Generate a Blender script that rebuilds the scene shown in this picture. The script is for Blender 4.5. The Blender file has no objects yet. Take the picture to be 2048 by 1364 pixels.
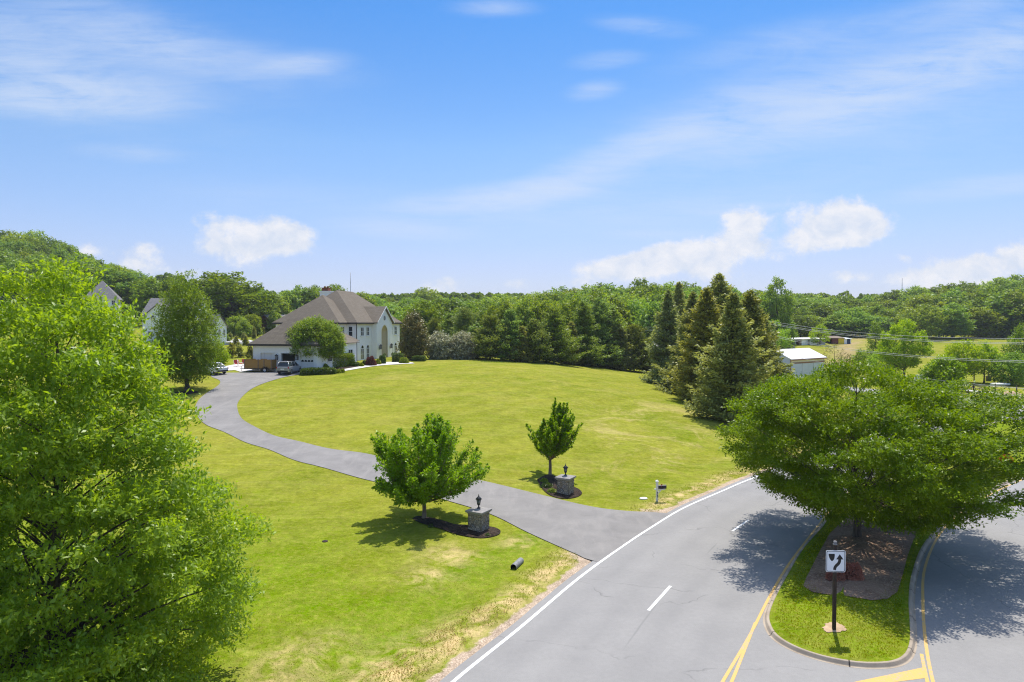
import bpy, bmesh, math, random
import numpy as np
from mathutils import Vector, Matrix
R = math.radians
random.seed(7)
rng = np.random.default_rng(11)
SC = bpy.context.scene
COL = SC.collection
K = 1.15                      # metres per layout unit
CAM_Z = 10 * K
F = 1365.3                    # focal length in photo pixels (24 mm equivalent)
HZ = 645.0                    # horizon row of the photograph
PITCH = math.atan((682 - HZ) / F)

# ------------------------------------------------------------------ terrain
def sstep(a, b, x):
    t = np.clip((np.asarray(x, float) - a) / (b - a), 0, 1)
    return t * t * (3 - 2 * t)

# left edge of the road (layout units), beginning behind the camera
ROAD_L = np.array([(-12.5, -1), (-9.2, 5), (-5.8, 11), (-3.2, 15.7), (-1.515, 18.98), (.29, 22.16), (2.58, 26.4), (4.78, 30.0),
                   (6.73, 32.97), (9.2, 36.5), (12.5, 40.3), (15.36, 43.5), (20.5, 48.6), (30, 57.7), (44, 70.6), (60, 84), (86, 101), (130, 128)], float)

def catmull(pts, n):
    pts = [np.array(p, float) for p in pts]
    P = [2 * pts[0] - pts[1]] + pts + [2 * pts[-1] - pts[-2]]
    out = []
    for i in range(1, len(P) - 2):
        p0, p1, p2, p3 = P[i - 1], P[i], P[i + 1], P[i + 2]
        for k in range(n):
            t = k / n
            out.append(.5 * ((2 * p1) + (-p0 + p2) * t + (2 * p0 - 5 * p1 + 4 * p2 - p3) * t * t + (-p0 + 3 * p1 - 3 * p2 + p3) * t ** 3))
    out.append(pts[-1])
    return np.array(out)

def resample(poly, n):
    poly = np.asarray(poly, float)
    d = np.r_[0, np.cumsum(np.linalg.norm(np.diff(poly, axis=0), axis=1))]
    s = np.linspace(0, d[-1], n)
    return np.stack([np.interp(s, d, poly[:, k]) for k in range(poly.shape[1])], 1)

ROADC = catmull(ROAD_L, 4)

def road_sd(x, y):
    """signed distance (layout units) from the road's left edge, positive on the lawn side"""
    x = np.asarray(x, float); y = np.asarray(y, float)
    best = np.full(x.shape, 1e9); sgn = np.ones(x.shape)
    for a, b in zip(ROADC[:-1], ROADC[1:]):
        d = b - a; L2 = d @ d
        t = np.clip(((x - a[0]) * d[0] + (y - a[1]) * d[1]) / L2, 0, 1)
        ex = x - (a[0] + t * d[0]); ey = y - (a[1] + t * d[1])
        q = np.hypot(ex, ey)
        cr = d[0] * ey - d[1] * ex
        m = q < best
        best = np.where(m, q, best); sgn = np.where(m, np.where(cr > 0, 1, -1), sgn)
    return best * sgn

def T0(x, y):
    x = np.asarray(x, float); y = np.asarray(y, float)
    sd = road_sd(x, y)
    plat = 4.05 * sstep(25, 95, y) * (1 - sstep(-5, 34, x))
    plat = plat * sstep(.5, 13, sd)
    near = 1 - sstep(23, 28.5, y)
    ditch = -.34 * np.exp(-((sd - 3.3) / 1.25) ** 2) * near
    hill = 31 * np.exp(-.5 * (((x + 300) / 110) ** 2 + ((y - 330) / 120) ** 2))
    rise = 12.5 * sstep(140, 450, y) + 2.7 * sstep(135, 228, y) * sstep(25, 75, x)
    lump = (.12 * np.sin(x * .31 + 1.3) * np.sin(y * .23) + .06 * np.sin(x * .71 - y * .5)) * sstep(3, 14, sd)
    far = (3.5 * np.sin(x * .011 + .6) + 2.5 * np.sin(x * .027 + y * .006)) * sstep(260, 450, y)
    z = plat + ditch + hill + rise + far + lump * (1 - sstep(60, 90, y) * .6)
    z = np.where(sd < .25, np.minimum(z, -.07), z)
    return z - .07 * (1 - sstep(.0, 1.2, sd)) * (y < 130)

def T(x, y):
    return K * T0(np.asarray(x) / K, np.asarray(y) / K)

def Tz(x, y):
    return float(T(np.array([x]), np.array([y]))[0])

def ray(px, py):
    """world direction through a photo pixel, per metre of depth"""
    cx = (px - 1024) / F; cy = (682 - py) / F
    c, s = math.cos(PITCH), math.sin(PITCH)
    dy = c + cy * s; dz = -s + cy * c
    return cx / dy, 1.0, dz / dy

def at(px, py, Y):
    d = ray(px, py)
    return Vector((d[0] * Y, Y, CAM_Z + d[2] * Y))

_YS = np.concatenate([np.arange(12, 60, .12), np.arange(60, 170, .3), np.arange(170, 700, 1.5)])
def P(px, py):
    """the point of the ground seen through a photo pixel"""
    d = ray(px, py)
    z = CAM_Z + d[2] * _YS - T(d[0] * _YS, _YS)
    k = np.argmax(z <= 0)
    if z[k] > 0: k = len(_YS) - 1
    Y = _YS[k]
    if 0 < k and z[k] <= 0:
        Y = _YS[k - 1] + (_YS[k] - _YS[k - 1]) * z[k - 1] / (z[k - 1] - z[k])
    return Vector((d[0] * Y, Y, CAM_Z + d[2] * Y))

def pxm(Y):
    return Y / F              # metres per photo pixel at depth Y

# ------------------------------------------------------------------ objects
def tag(o, label=None, cat=None, group=None, kind=None):
    if label: o['label'] = label
    if cat: o['category'] = cat
    if group: o['group'] = group
    if kind: o['kind'] = kind
    return o

def empty(name, loc, rz=0.0, label=None, cat=None, group=None):
    o = bpy.data.objects.new(name, None); COL.objects.link(o)
    o.location = loc; o.rotation_euler = (0, 0, rz); o.empty_display_size = .3
    return tag(o, label, cat, group)

def link(name, me, mats, parent=None):
    o = bpy.data.objects.new(name, me); COL.objects.link(o)
    if not isinstance(mats, (list, tuple)): mats = [mats]
    if len(me.materials) == 0:
        for m in mats: me.materials.append(m)
    if parent: o.parent = parent
    return o

def copy_tree(o, parent=None):
    c = o.copy(); COL.objects.link(c); c.parent = parent
    for ch in list(o.children):
        copy_tree(ch, c)
    return c

class MB:
    """collects faces of one mesh"""
    def __init__(s): s.v = []; s.f = []; s.m = []; s.mi = 0; s.sm = []
    def add(s, vs, fs, smooth=False):
        n = len(s.v); s.v += [tuple(v) for v in vs]
        for f in fs: s.f.append([n + i for i in f]); s.m.append(s.mi); s.sm.append(smooth)
        return s
    def box(s, x0, y0, z0, x1, y1, z1, M=None):
        vs = [Vector(p) for p in ((x0, y0, z0), (x1, y0, z0), (x1, y1, z0), (x0, y1, z0), (x0, y0, z1), (x1, y0, z1), (x1, y1, z1), (x0, y1, z1))]
        if M: vs = [M @ v for v in vs]
        return s.add(vs, [(3, 2, 1, 0), (4, 5, 6, 7), (0, 1, 5, 4), (1, 2, 6, 5), (2, 3, 7, 6), (3, 0, 4, 7)])
    def frustum(s, cx, cy, z0, z1, a0, b0, a1, b1):
        vs = [(cx - a0, cy - b0, z0), (cx + a0, cy - b0, z0), (cx + a0, cy + b0, z0), (cx - a0, cy + b0, z0),
              (cx - a1, cy - b1, z1), (cx + a1, cy - b1, z1), (cx + a1, cy + b1, z1), (cx - a1, cy + b1, z1)]
        return s.add(vs, [(3, 2, 1, 0), (4, 5, 6, 7), (0, 1, 5, 4), (1, 2, 6, 5), (2, 3, 7, 6), (3, 0, 4, 7)])
    def tube(s, pts, rad, n=8, caps=True):
        pts = [Vector(p) for p in pts]
        if not hasattr(rad, '__len__'): rad = [rad] * len(pts)
        vs = []; fs = []
        for i, p in enumerate(pts):
            d = (pts[min(i + 1, len(pts) - 1)] - pts[max(i - 1, 0)])
            d = d.normalized() if d.length > 1e-9 else Vector((0, 0, 1))
            a = d.cross(Vector((0, 0, 1)) if abs(d.z) < .9 else Vector((1, 0, 0))).normalized(); b = d.cross(a)
            for k in range(n):
                t = 2 * math.pi * k / n
                vs.append(p + (a * math.cos(t) + b * math.sin(t)) * rad[i])
        for i in range(len(pts) - 1):
            for k in range(n):
                k2 = (k + 1) % n
                fs.append((i * n + k2, i * n + k, (i + 1) * n + k, (i + 1) * n + k2))
        s.add(vs, fs, True)
        if caps:
            m = len(s.v) - len(vs)
            s.f.append([m + k for k in range(n)]); s.m.append(s.mi); s.sm.append(False)
            s.f.append([m + (len(pts) - 1) * n + k for k in reversed(range(n))]); s.m.append(s.mi); s.sm.append(False)
        return s
    def lathe(s, prof, c=(0, 0, 0), n=16, M=None):
        vs = []; fs = []
        for r, z in prof:
            for k in range(n):
                t = 2 * math.pi * k / n
                v = Vector((c[0] + r * math.cos(t), c[1] + r * math.sin(t), c[2] + z))
                vs.append(M @ v if M else v)
        for i in range(len(prof) - 1):
            for k in range(n):
                k2 = (k + 1) % n
                fs.append((i * n + k, i * n + k2, (i + 1) * n + k2, (i + 1) * n + k))
        return s.add(vs, fs, True)
    def prism(s, poly, h, M=None):
        """polygon in the local xz plane, thickness h along +y"""
        n = len(poly)
        vs = [Vector((p[0], 0, p[1])) for p in poly] + [Vector((p[0], h, p[1])) for p in poly]
        if M: vs = [M @ v for v in vs]
        fs = [tuple(range(n)), tuple(reversed(range(n, 2 * n)))] + [((i + 1) % n, i, n + i, n + (i + 1) % n) for i in range(n)]
        return s.add(vs, fs)
    def mesh(s, name):
        me = bpy.data.meshes.new(name)
        me.from_pydata(s.v, [], s.f)
        me.polygons.foreach_set('material_index', s.m)
        me.polygons.foreach_set('use_smooth', s.sm)
        me.update()
        return me
    def build(s, name, mats, parent=None, bevel=0, recalc=True):
        me = s.mesh(name)
        if recalc or bevel:
            bm = bmesh.new(); bm.from_mesh(me)
            bmesh.ops.recalc_face_normals(bm, faces=bm.faces)
            if bevel:
                es = [e for e in bm.edges if len(e.link_faces) == 2 and e.calc_face_angle(0) > .6]
                bmesh.ops.bevel(bm, geom=es, offset=bevel, segments=2, profile=.6, affect='EDGES', clamp_overlap=True)
            bm.to_mesh(me); bm.free()
        return link(name, me, mats, parent)

def np_mesh(name, V, Fq, mat_idx=None, rnd=None, smooth=None):
    """mesh from numpy arrays, faces all of the same size"""
    me = bpy.data.meshes.new(name)
    V = np.ascontiguousarray(V, np.float32); Fq = np.ascontiguousarray(Fq, np.int32)
    n, k = Fq.shape
    me.vertices.add(len(V)); me.vertices.foreach_set('co', V.ravel())
    me.loops.add(n * k); me.loops.foreach_set('vertex_index', Fq.ravel())
    me.polygons.add(n); me.polygons.foreach_set('loop_start', np.arange(0, n * k, k, dtype=np.int32))
    if mat_idx is not None: me.polygons.foreach_set('material_index', np.ascontiguousarray(mat_idx, np.int32))
    if smooth is not None: me.polygons.foreach_set('use_smooth', np.full(n, smooth))
    if rnd is not None:
        a = me.attributes.new('rnd', 'FLOAT', 'POINT'); a.data.foreach_set('value', np.ascontiguousarray(rnd, np.float32))
    me.update(calc_edges=True)
    return me

# ------------------------------------------------------------------ materials
def nodes(m):
    m.use_nodes = True
    nt = m.node_tree
    for n in list(nt.nodes): nt.nodes.remove(n)
    return nt

class NT:
    def __init__(s, nt): s.nt = nt; s.L = nt.links
    def n(s, typ, ins=None, **kw):
        nd = s.nt.nodes.new(typ)
        for k, v in kw.items(): setattr(nd, k, v)
        for k, v in (ins or {}).items(): s.put(nd.inputs[k], v)
        return nd
    def put(s, sock, v):
        if isinstance(v, bpy.types.NodeSocket): s.L.new(v, sock)
        elif isinstance(v, bpy.types.Node): s.L.new(v.outputs[0], sock)
        else:
            if sock.type == 'RGBA' and len(v) == 3: v = (*v, 1)
            sock.default_value = v
    def math(s, op, a, b=0.0, c=0.0, clamp=False):
        nd = s.nt.nodes.new('ShaderNodeMath'); nd.operation = op; nd.use_clamp = clamp
        s.put(nd.inputs[0], a); s.put(nd.inputs[1], b); s.put(nd.inputs[2], c)
        return nd.outputs[0]
    def mix(s, f, a, b, blend='MIX'):
        nd = s.nt.nodes.new('ShaderNodeMix'); nd.data_type = 'RGBA'; nd.blend_type = blend; nd.clamp_factor = True
        s.put(nd.inputs[0], f); s.put(nd.inputs[6], a); s.put(nd.inputs[7], b)
        return nd.outputs[2]
    def noise(s, vec, scale, detail=4, rough=.55, dist=0, out=0):
        nd = s.n('ShaderNodeTexNoise', {'Scale': scale, 'Detail': detail, 'Roughness': rough, 'Distortion': dist})
        if vec is not None: s.put(nd.inputs['Vector'], vec)
        return nd.outputs[out]
    def ramp(s, f, stops, interp='LINEAR'):
        nd = s.nt.nodes.new('ShaderNodeValToRGB'); nd.color_ramp.interpolation = interp
        e = nd.color_ramp.elements
        while len(e) < len(stops): e.new(.5)
        for i, (p, c) in enumerate(stops):
            e[i].position = p
            e[i].color = (*c, 1) if hasattr(c, '__len__') else (c, c, c, 1)
        s.put(nd.inputs[0], f)
        return nd.outputs[0]
    def mr(s, v, a, b, c=0.0, d=1.0, interp='LINEAR'):
        nd = s.n('ShaderNodeMapRange', {0: v, 1: a, 2: b, 3: c, 4: d}); nd.interpolation_type = interp
        return nd.outputs[0]
    def obj(s): return s.n('ShaderNodeTexCoord').outputs['Object']
    def attr(s, name): return s.n('ShaderNodeAttribute', attribute_name=name).outputs['Fac']
    def scalev(s, vec, sc):
        nd = s.n('ShaderNodeMapping'); s.put(nd.inputs['Vector'], vec); nd.inputs['Scale'].default_value = sc
        return nd.outputs[0]
    def bump(s, h, strength=.4, dist=.02):
        return s.n('ShaderNodeBump', {'Height': h, 'Strength': strength, 'Distance': dist}).outputs[0]
    def out(s, shader):
        o = s.nt.nodes.new('ShaderNodeOutputMaterial'); s.put(o.inputs['Surface'], shader)
    def pbsdf(s, col, rough=.7, spec=.3, metal=0.0, normal=None, **kw):
        nd = s.n('ShaderNodeBsdfPrincipled', {'Base Color': col, 'Roughness': rough, 'Specular IOR Level': spec, 'Metallic': metal})
        if normal is not None: s.put(nd.inputs['Normal'], normal)
        for k, v in kw.items(): s.put(nd.inputs[k.replace('_', ' ')], v)
        return nd.outputs[0]

def mat(name):
    m = bpy.data.materials.new(name)
    return m, NT(nodes(m))

def simple(name, col, rough=.6, spec=.3, metal=0.0, var=.12, scale=3.0, bump=0.0):
    """a colour with mild mottling of its own"""
    m, t = mat(name)
    c = t.noise(t.obj(), scale, 5, .6)
    lo = tuple(x * (1 - var) for x in col); hi = tuple(min(1, x * (1 + var)) for x in col)
    colr = t.ramp(c, [(.3, lo), (.7, hi)])
    nrm = t.bump(t.noise(t.obj(), scale * 6, 3), bump, .01) if bump else None
    t.out(t.pbsdf(colr, rough, spec, metal, nrm))
    return m

def leaf_mat(name, a, b, trans=.38, scale=.8, bright=0.0, gloss=.25, tcol=None, gain=1.75):
    """foliage: two greens mixed by a noise through the crown and per leaf; light passes through the blades"""
    m, t = mat(name)
    oi = t.n('ShaderNodeObjectInfo').outputs['Random']
    nz = t.noise(t.obj(), scale, 3, .6)
    a = tuple(x * gain for x in a); b = tuple(x * gain for x in b)
    f = t.math('ADD', t.math('MULTIPLY', t.mr(nz, .3, .7), .55), t.math('MULTIPLY', t.attr('rnd'), .45))
    c = t.mix(f, a, b)
    hsv = t.n('ShaderNodeHueSaturation', {'Hue': t.mr(oi, 0, 1, .487, .513), 'Saturation': t.mr(oi, 0, 1, 1.08, .9),
                                          'Value': t.mr(oi, 0, 1, 1 - bright, 1 + bright), 'Color': c}).outputs[0]
    tc = t.mix(1.0, hsv, tcol or (1.25, 1.1, .35), 'MULTIPLY')
    d = t.pbsdf(hsv, .42, gloss)
    tr = t.n('ShaderNodeBsdfTranslucent', {'Color': tc}).outputs[0]
    ms = t.n('ShaderNodeMixShader', {0: trans, 1: d, 2: tr}).outputs[0]
    t.out(ms)
    return m
# ------------------------------------------------------------------ material library
M = {}
def build_materials():
    # --- ground: grass of several ages, dry verge, mown stripes
    m, t = mat('lawn_grass')
    o = t.obj()
    big = t.noise(o, .045, 4, .6, .4); mid = t.noise(o, .22, 5, .65, .6); fine = t.noise(o, 2.6, 5, .7); vfine = t.noise(o, 17, 3, .7)
    streak = t.noise(t.scalev(o, (.12, 1.6, 1)), 1.0, 4, .6, .8)
    c = t.mix(t.mr(big, .38, .62), (.130, .180, .006), (.222, .238, .022))
    c = t.mix(t.math('MULTIPLY', t.mr(mid, .42, .66), .8), c, (.262, .260, .032))
    c = t.mix(t.math('MULTIPLY', t.mr(streak, .5, .72), .5), c, (.320, .300, .075))
    lush = t.attr('lush')
    c = t.mix(t.math('MULTIPLY', lush, t.mr(mid, .3, .62)), c, (.120, .205, .001))
    wave = t.n('ShaderNodeTexWave', {'Scale': .085, 'Distortion': 1.2, 'Detail': 2, 'Detail Scale': .6})
    t.put(wave.inputs['Vector'], t.n('ShaderNodeMapping', {'Vector': o, 'Rotation': (0, 0, R(38))}).outputs[0])
    mow = t.mr(wave.outputs['Fac'], .35, .65)
    c = t.mix(t.math('MULTIPLY', mow, .20), c, (.27, .29, .045))
    dry = t.attr('dry')
    dn = t.math('MULTIPLY', dry, t.mr(t.noise(o, .9, 5, .7, .7), .40, .60))
    c = t.mix(t.math('MULTIPLY', t.mr(t.noise(o, 4.5, 5, .72, .4), .46, .68), .5), c, (.34, .30, .070))
    c = t.mix(dn, c, (.53, .40, .185))
    patch = t.mr(t.noise(o, .16, 6, .76, 1.2), .50, .66)
    c = t.mix(t.math('MULTIPLY', patch, t.math('MULTIPLY', t.attr('thin'), .75)), c, (.42, .34, .13))
    gr = t.mr(t.math('ADD', t.attr('gravel'), t.math('MULTIPLY', t.math('SUBTRACT', t.noise(o, 1.3, 5, .7), .5), 1.1)), .42, .62)
    c = t.mix(gr, c, t.mix(t.mr(vfine, .35, .65), (.34, .25, .175), (.53, .42, .31)))
    c = t.mix(t.attr('dirt'), c, (.40, .28, .17))
    m2 = t.noise(o, .75, 5, .68, .5)
    v = t.math('ADD', t.math('MULTIPLY', t.mr(fine, .3, .7, .80, 1.18), t.mr(m2, .3, .7, .82, 1.16)), t.mr(vfine, .3, .7, -.20, .20))
    c = t.mix(1.0, c, t.n('ShaderNodeCombineColor', {0: v, 1: v, 2: v}).outputs[0], 'MULTIPLY')
    t.out(t.pbsdf(c, .95, .0, normal=t.bump(t.math('ADD', fine, vfine), .55, .06)))
    M['lawn'] = m
    # --- asphalt of the road
    m, t = mat('worn_asphalt')
    o = t.obj()
    agg = t.noise(o, 42, 3, .8); mid = t.noise(o, .35, 5, .6); spots = t.noise(o, 5, 4, .7)
    c = t.mix(t.mr(mid, .3, .7), (.252, .243, .231), (.292, .281, .266))
    v = t.math('ADD', t.mr(agg, .3, .7, .86, 1.14), t.mr(spots, .3, .7, -.05, .05))
    c = t.mix(1.0, c, t.n('ShaderNodeCombineColor', {0: v, 1: v, 2: v}).outputs[0], 'MULTIPLY')
    wv = t.n('ShaderNodeVectorMath', operation='ADD')
    t.put(wv.inputs[0], o); t.put(wv.inputs[1], t.n('ShaderNodeTexNoise', {'Scale': .9, 'Detail': 6, 'Vector': o}).outputs['Color'])
    vo = t.n('ShaderNodeTexVoronoi', {'Scale': .16, 'Vector': wv.outputs[0]}, feature='DISTANCE_TO_EDGE')
    crack = t.math('MULTIPLY', t.mr(vo.outputs[0], .0, .0065, 1, 0), t.mr(t.noise(o, .3, 3), .46, .58))
    c = t.mix(t.math('MULTIPLY', crack, .65), c, (.13, .125, .12))
    edge = t.attr('lane')
    c = t.mix(t.math('MULTIPLY', edge, t.mr(t.noise(o, .45, 5, .65), .25, .75)), c, (.205, .199, .192))
    seam = t.attr('seam')
    c = t.mix(t.mr(seam, .93, 1.0, 0, .55), c, (.15, .147, .143))
    st = t.mr(t.noise(o, .8, 5, .7, .6), .66, .74)
    c = t.mix(t.math('MULTIPLY', st, .35), c, (.17, .165, .16))
    t.out(t.pbsdf(c, .88, .25, normal=t.bump(agg, .35, .012)))
    M['asphalt'] = m
    m, t = mat('driveway_asphalt')
    o = t.obj()
    agg = t.noise(o, 38, 3, .8); mid = t.noise(o, .5, 6, .65, .5); st = t.noise(t.scalev(o, (1.4, .35, 1)), .8, 5, .65)
    c = t.mix(t.mr(mid, .32, .68), (.195, .184, .172), (.258, .243, .225))
    c = t.mix(t.math('MULTIPLY', t.mr(st, .52, .7), .5), c, (.310, .288, .262))
    v = t.mr(agg, .3, .7, .85, 1.15)
    c = t.mix(1.0, c, t.n('ShaderNodeCombineColor', {0: v, 1: v, 2: v}).outputs[0], 'MULTIPLY')
    t.out(t.pbsdf(c, .85, .25, normal=t.bump(agg, .35, .012)))
    M['drive'] = m
    def paint(name, col, wear):
        m, t = mat(name); o = t.obj()
        w = t.mr(t.math('ADD', t.noise(o, 9, 5, .75), t.math('MULTIPLY', t.noise(o, 1.1, 3), .45)), wear, wear + .12)
        c = t.mix(t.math('MULTIPLY', w, .75), t.mix(t.noise(o, 20, 3), tuple(x * .86 for x in col), col), (.34, .33, .31))
        t.out(t.pbsdf(c, .7, .3)); return m
    M['white_paint'] = paint('worn_white_paint', (.80, .80, .78), .86)
    M['yellow_paint'] = paint('worn_yellow_paint', (.70, .43, .13), .76)
    m, t = mat('kerb_concrete'); o = t.obj()
    c = t.ramp(t.noise(o, 1.6, 6, .7), [(.3, (.28, .225, .165)), (.55, (.40, .33, .25)), (.75, (.48, .41, .32))])
    j = t.math('FRACT', t.math('MULTIPLY', t.attr('arc'), 1 / 3.05))
    c = t.mix(t.mr(j, .012, .02, 1, 0), c, (.06, .05, .042))
    c = t.mix(t.math('MULTIPLY', t.mr(t.noise(o, 3.2, 6, .75), .52, .7), .5), c, (.20, .165, .13))
    t.out(t.pbsdf(c, .85, .2, normal=t.bump(t.noise(o, 30, 4), .3, .01)))
    M['kerb'] = m
    M['concrete'] = simple('pale_concrete', (.62, .59, .55), .85, .2, 0, .1, 1.2, .2)
    m, t = mat('mulch_bark'); o = t.obj()
    ch = t.n('ShaderNodeTexVoronoi', {'Scale': 14, 'Vector': t.scalev(o, (1, 1.9, 1))})
    c = t.mix(t.mr(t.noise(o, 1.4, 4), .35, .65), (.022, .016, .012), (.055, .039, .029))
    c = t.mix(t.mr(t.n('ShaderNodeSeparateColor', {0: ch.outputs['Color']}).outputs[0], .55, 1), c, (.10, .072, .052))
    t.out(t.pbsdf(c, .95, .1, normal=t.bump(ch.outputs['Distance'], .9, .05))); M['mulch'] = m
    m, t = mat('weathered_mulch'); o = t.obj()
    ch = t.n('ShaderNodeTexVoronoi', {'Scale': 13, 'Vector': t.scalev(o, (1, 1.9, 1))})
    c = t.mix(t.mr(t.noise(o, .9, 4), .35, .65), (.19, .115, .075), (.33, .215, .145))
    c = t.mix(t.mr(t.n('ShaderNodeSeparateColor', {0: ch.outputs['Color']}).outputs[0], .55, 1), c, (.42, .30, .21))
    t.out(t.pbsdf(c, .95, .1, normal=t.bump(ch.outputs['Distance'], .9, .05))); M['mulch_pale'] = m
    M['dirt'] = simple('bare_soil', (.48, .34, .21), .95, .1, 0, .2, 4, .4)
    # --- stonework
    m, t = mat('rubble_stone'); o = t.obj()
    ow = t.n('ShaderNodeVectorMath', operation='ADD'); t.put(ow.inputs[0], o)
    t.put(ow.inputs[1], t.n('ShaderNodeVectorMath', {0: t.n('ShaderNodeTexNoise', {'Scale': 6.0, 'Vector': o}).outputs['Color'], 1: (.10, .10, .10)}, operation='MULTIPLY').outputs[0])
    ed = t.n('ShaderNodeTexVoronoi', {'Scale': 6.5, 'Vector': ow.outputs[0]}, feature='DISTANCE_TO_EDGE').outputs[0]
    cell = t.n('ShaderNodeTexVoronoi', {'Scale': 6.5, 'Vector': ow.outputs[0]})
    g = t.n('ShaderNodeSeparateColor', {0: cell.outputs['Color']}).outputs
    c = t.ramp(g[0], [(0, (.22, .17, .12)), (.3, (.36, .28, .20)), (.6, (.30, .27, .24)), (.8, (.45, .37, .28)), (1, (.26, .25, .24))])
    c = t.mix(t.mr(t.noise(o, 18, 5), .3, .7, 0, .35), c, (.5, .45, .38))
    mort = t.mr(ed, .03, .07)
    c = t.mix(mort, (.13, .115, .10), c)
    t.out(t.pbsdf(c, .85, .2, normal=t.bump(t.math('ADD', t.mr(ed, 0, .16), t.math('MULTIPLY', t.noise(o, 22, 4), .25)), .8, .05))); M['stone'] = m
    M['capstone'] = simple('capstone', (.27, .255, .24), .75, .25, 0, .22, 4, .3)
    # --- house
    m, t = mat('painted_brick'); o = t.obj()
    uvw = t.n('ShaderNodeVectorMath', {0: o, 1: (1, 1, 1)}, operation='MULTIPLY').outputs[0]
    sp = t.n('ShaderNodeSeparateXYZ', {0: uvw}).outputs
    hv = t.n('ShaderNodeCombineXYZ', {0: t.math('ADD', sp[0], sp[1]), 1: sp[2], 2: 0.0}).outputs[0]
    br = t.n('ShaderNodeTexBrick', {'Vector': hv, 'Scale': 1.0, 'Mortar Size': .012, 'Brick Width': .42, 'Row Height': .15, 'Color1': (.93, .915, .88, 1), 'Color2': (.89, .875, .84, 1), 'Mortar': (.80, .785, .75, 1)})
    c = t.mix(t.mr(t.noise(o, .5, 5, .65), .35, .7, 0, .35), br.outputs['Color'], (.80, .78, .72))
    t.out(t.pbsdf(c, .75, .25, normal=t.bump(br.outputs['Fac'], .2, .01))); M['brick_white'] = m
    m, t = mat('asphalt_shingles'); o = t.obj()
    sp = t.n('ShaderNodeSeparateXYZ', {0: o}).outputs
    hv = t.n('ShaderNodeCombineXYZ', {0: t.math('ADD', sp[0], sp[1]), 1: sp[2], 2: 0.0}).outputs[0]
    br = t.n('ShaderNodeTexBrick', {'Vector': hv, 'Scale': 1.0, 'Mortar Size': .012, 'Brick Width': .34, 'Row Height': .16, 'Bias': -.2, 'Color1': (.165, .138, .104, 1), 'Color2': (.215, .182, .140, 1), 'Mortar': (.10, .084, .066, 1)})
    c = t.mix(t.mr(t.noise(o, .4, 5, .7), .3, .7, 0, .45), br.outputs['Color'], (.145, .121, .092))
    t.out(t.pbsdf(c, .9, .15, normal=t.bump(br.outputs['Fac'], .4, .02))); M['shingle'] = m
    M['shingle_grey'] = simple('grey_shingles', (.20, .19, .19), .9, .15, 0, .18, 2.0, .3)
    M['fascia'] = simple('dark_brown_fascia', (.055, .045, .038), .5, .3)
    M['trim'] = simple('white_trim', (.80, .79, .76), .5, .3, 0, .04)
    M['cream'] = simple('cream_stucco', (.86, .77, .60), .8, .2, 0, .05)
    m, t = mat('window_glass'); t.out(t.pbsdf(t.mix(t.noise(t.obj(), .8, 3), (.012, .016, .018), (.04, .05, .055)), .06, .6)); M['glass'] = m
    M['dark'] = simple('dark_interior', (.030, .024, .020), .9, .1)
    M['black_metal'] = simple('black_painted_metal', (.018, .018, .019), .38, .5, 0, .2, 8)
    M['lamp_glass'] = simple('smoky_lamp_glass', (.20, .21, .21), .1, .6)
    M['copper'] = simple('copper_sheet', (.32, .165, .105), .45, .4, .35, .25, 1.5)
    M['red_brick'] = simple('red_brick_wall', (.24, .085, .05), .85, .2, 0, .22, 4)
    M['siding'] = simple('white_siding', (.86, .87, .88), .6, .3, 0, .04, 1)
    M['door_wood'] = simple('dark_wood_door', (.09, .045, .03), .5, .3)
    m, t = mat('trailer_boards'); o = t.obj()
    w = t.n('ShaderNodeTexWave', {'Scale': 5.5, 'Distortion': .3, 'Vector': o}, bands_direction='Z')
    c = t.mix(t.noise(t.scalev(o, (1, 1, 9)), 2.2, 5, .65), (.30, .165, .045), (.46, .27, .085))
    c = t.mix(t.mr(w.outputs['Fac'], .0, .12, .6, 0), c, (.10, .055, .02))
    t.out(t.pbsdf(c, .8, .2)); M['boards'] = m
    M['rubber'] = simple('tyre_rubber', (.018, .018, .018), .85, .2)
    M['alloy'] = simple('alloy_rim', (.45, .45, .46), .35, .5, .8)
    M['steel'] = simple('galvanised_steel', (.36, .37, .38), .5, .4, .5, .2, 5)
    def car_paint(name, col, metal):
        m, t = mat(name)
        t.out(t.pbsdf(t.mix(t.noise(t.obj(), 2, 4), tuple(x * .9 for x in col), col), .28, .5, metal, Coat_Weight=.6, Coat_Roughness=.08)); return m
    M['silver_paint'] = car_paint('silver_car_paint', (.33, .33, .335), .4)
    M['white_car'] = car_paint('white_car_paint', (.72, .73, .74), .05)
    M['dark_car'] = car_paint('dark_car_paint', (.03, .035, .045), .2)
    M['tail_red'] = simple('red_lamp_lens', (.35, .015, .012), .2, .5)
    M['tin_roof'] = simple('white_metal_roof', (.78, .75, .72), .5, .35, 0, .06, .6)
    M['tin_wall'] = simple('blue_shaded_metal_wall', (.62, .66, .72), .5, .35, 0, .06, .8)  # bluish shade of the white shed is put into this wall colour
    M['rust'] = simple('rusty_trim', (.34, .16, .09), .7, .3, 0, .2, 3)
    M['yellow_door'] = simple('yellow_door_paint', (.75, .56, .03), .5, .3)
    M['maroon'] = simple('maroon_wall', (.16, .05, .045), .7, .2)
    M['weather_wood'] = simple('weathered_wood', (.22, .17, .13), .85, .15, 0, .25, 5)
    M['dark_wood'] = simple('dark_stained_post', (.045, .030, .022), .7, .25, 0, .3, 9, .3)
    M['wrap'] = simple('white_plastic_wrap', (.66, .70, .80), .35, .45, 0, .12, 2.5, .6)
    M['wire'] = simple('aluminium_cable', (.52, .52, .50), .5, .4, .3)
    M['plastic_black'] = simple('black_corrugated_plastic', (.02, .02, .02), .5, .4)
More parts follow.
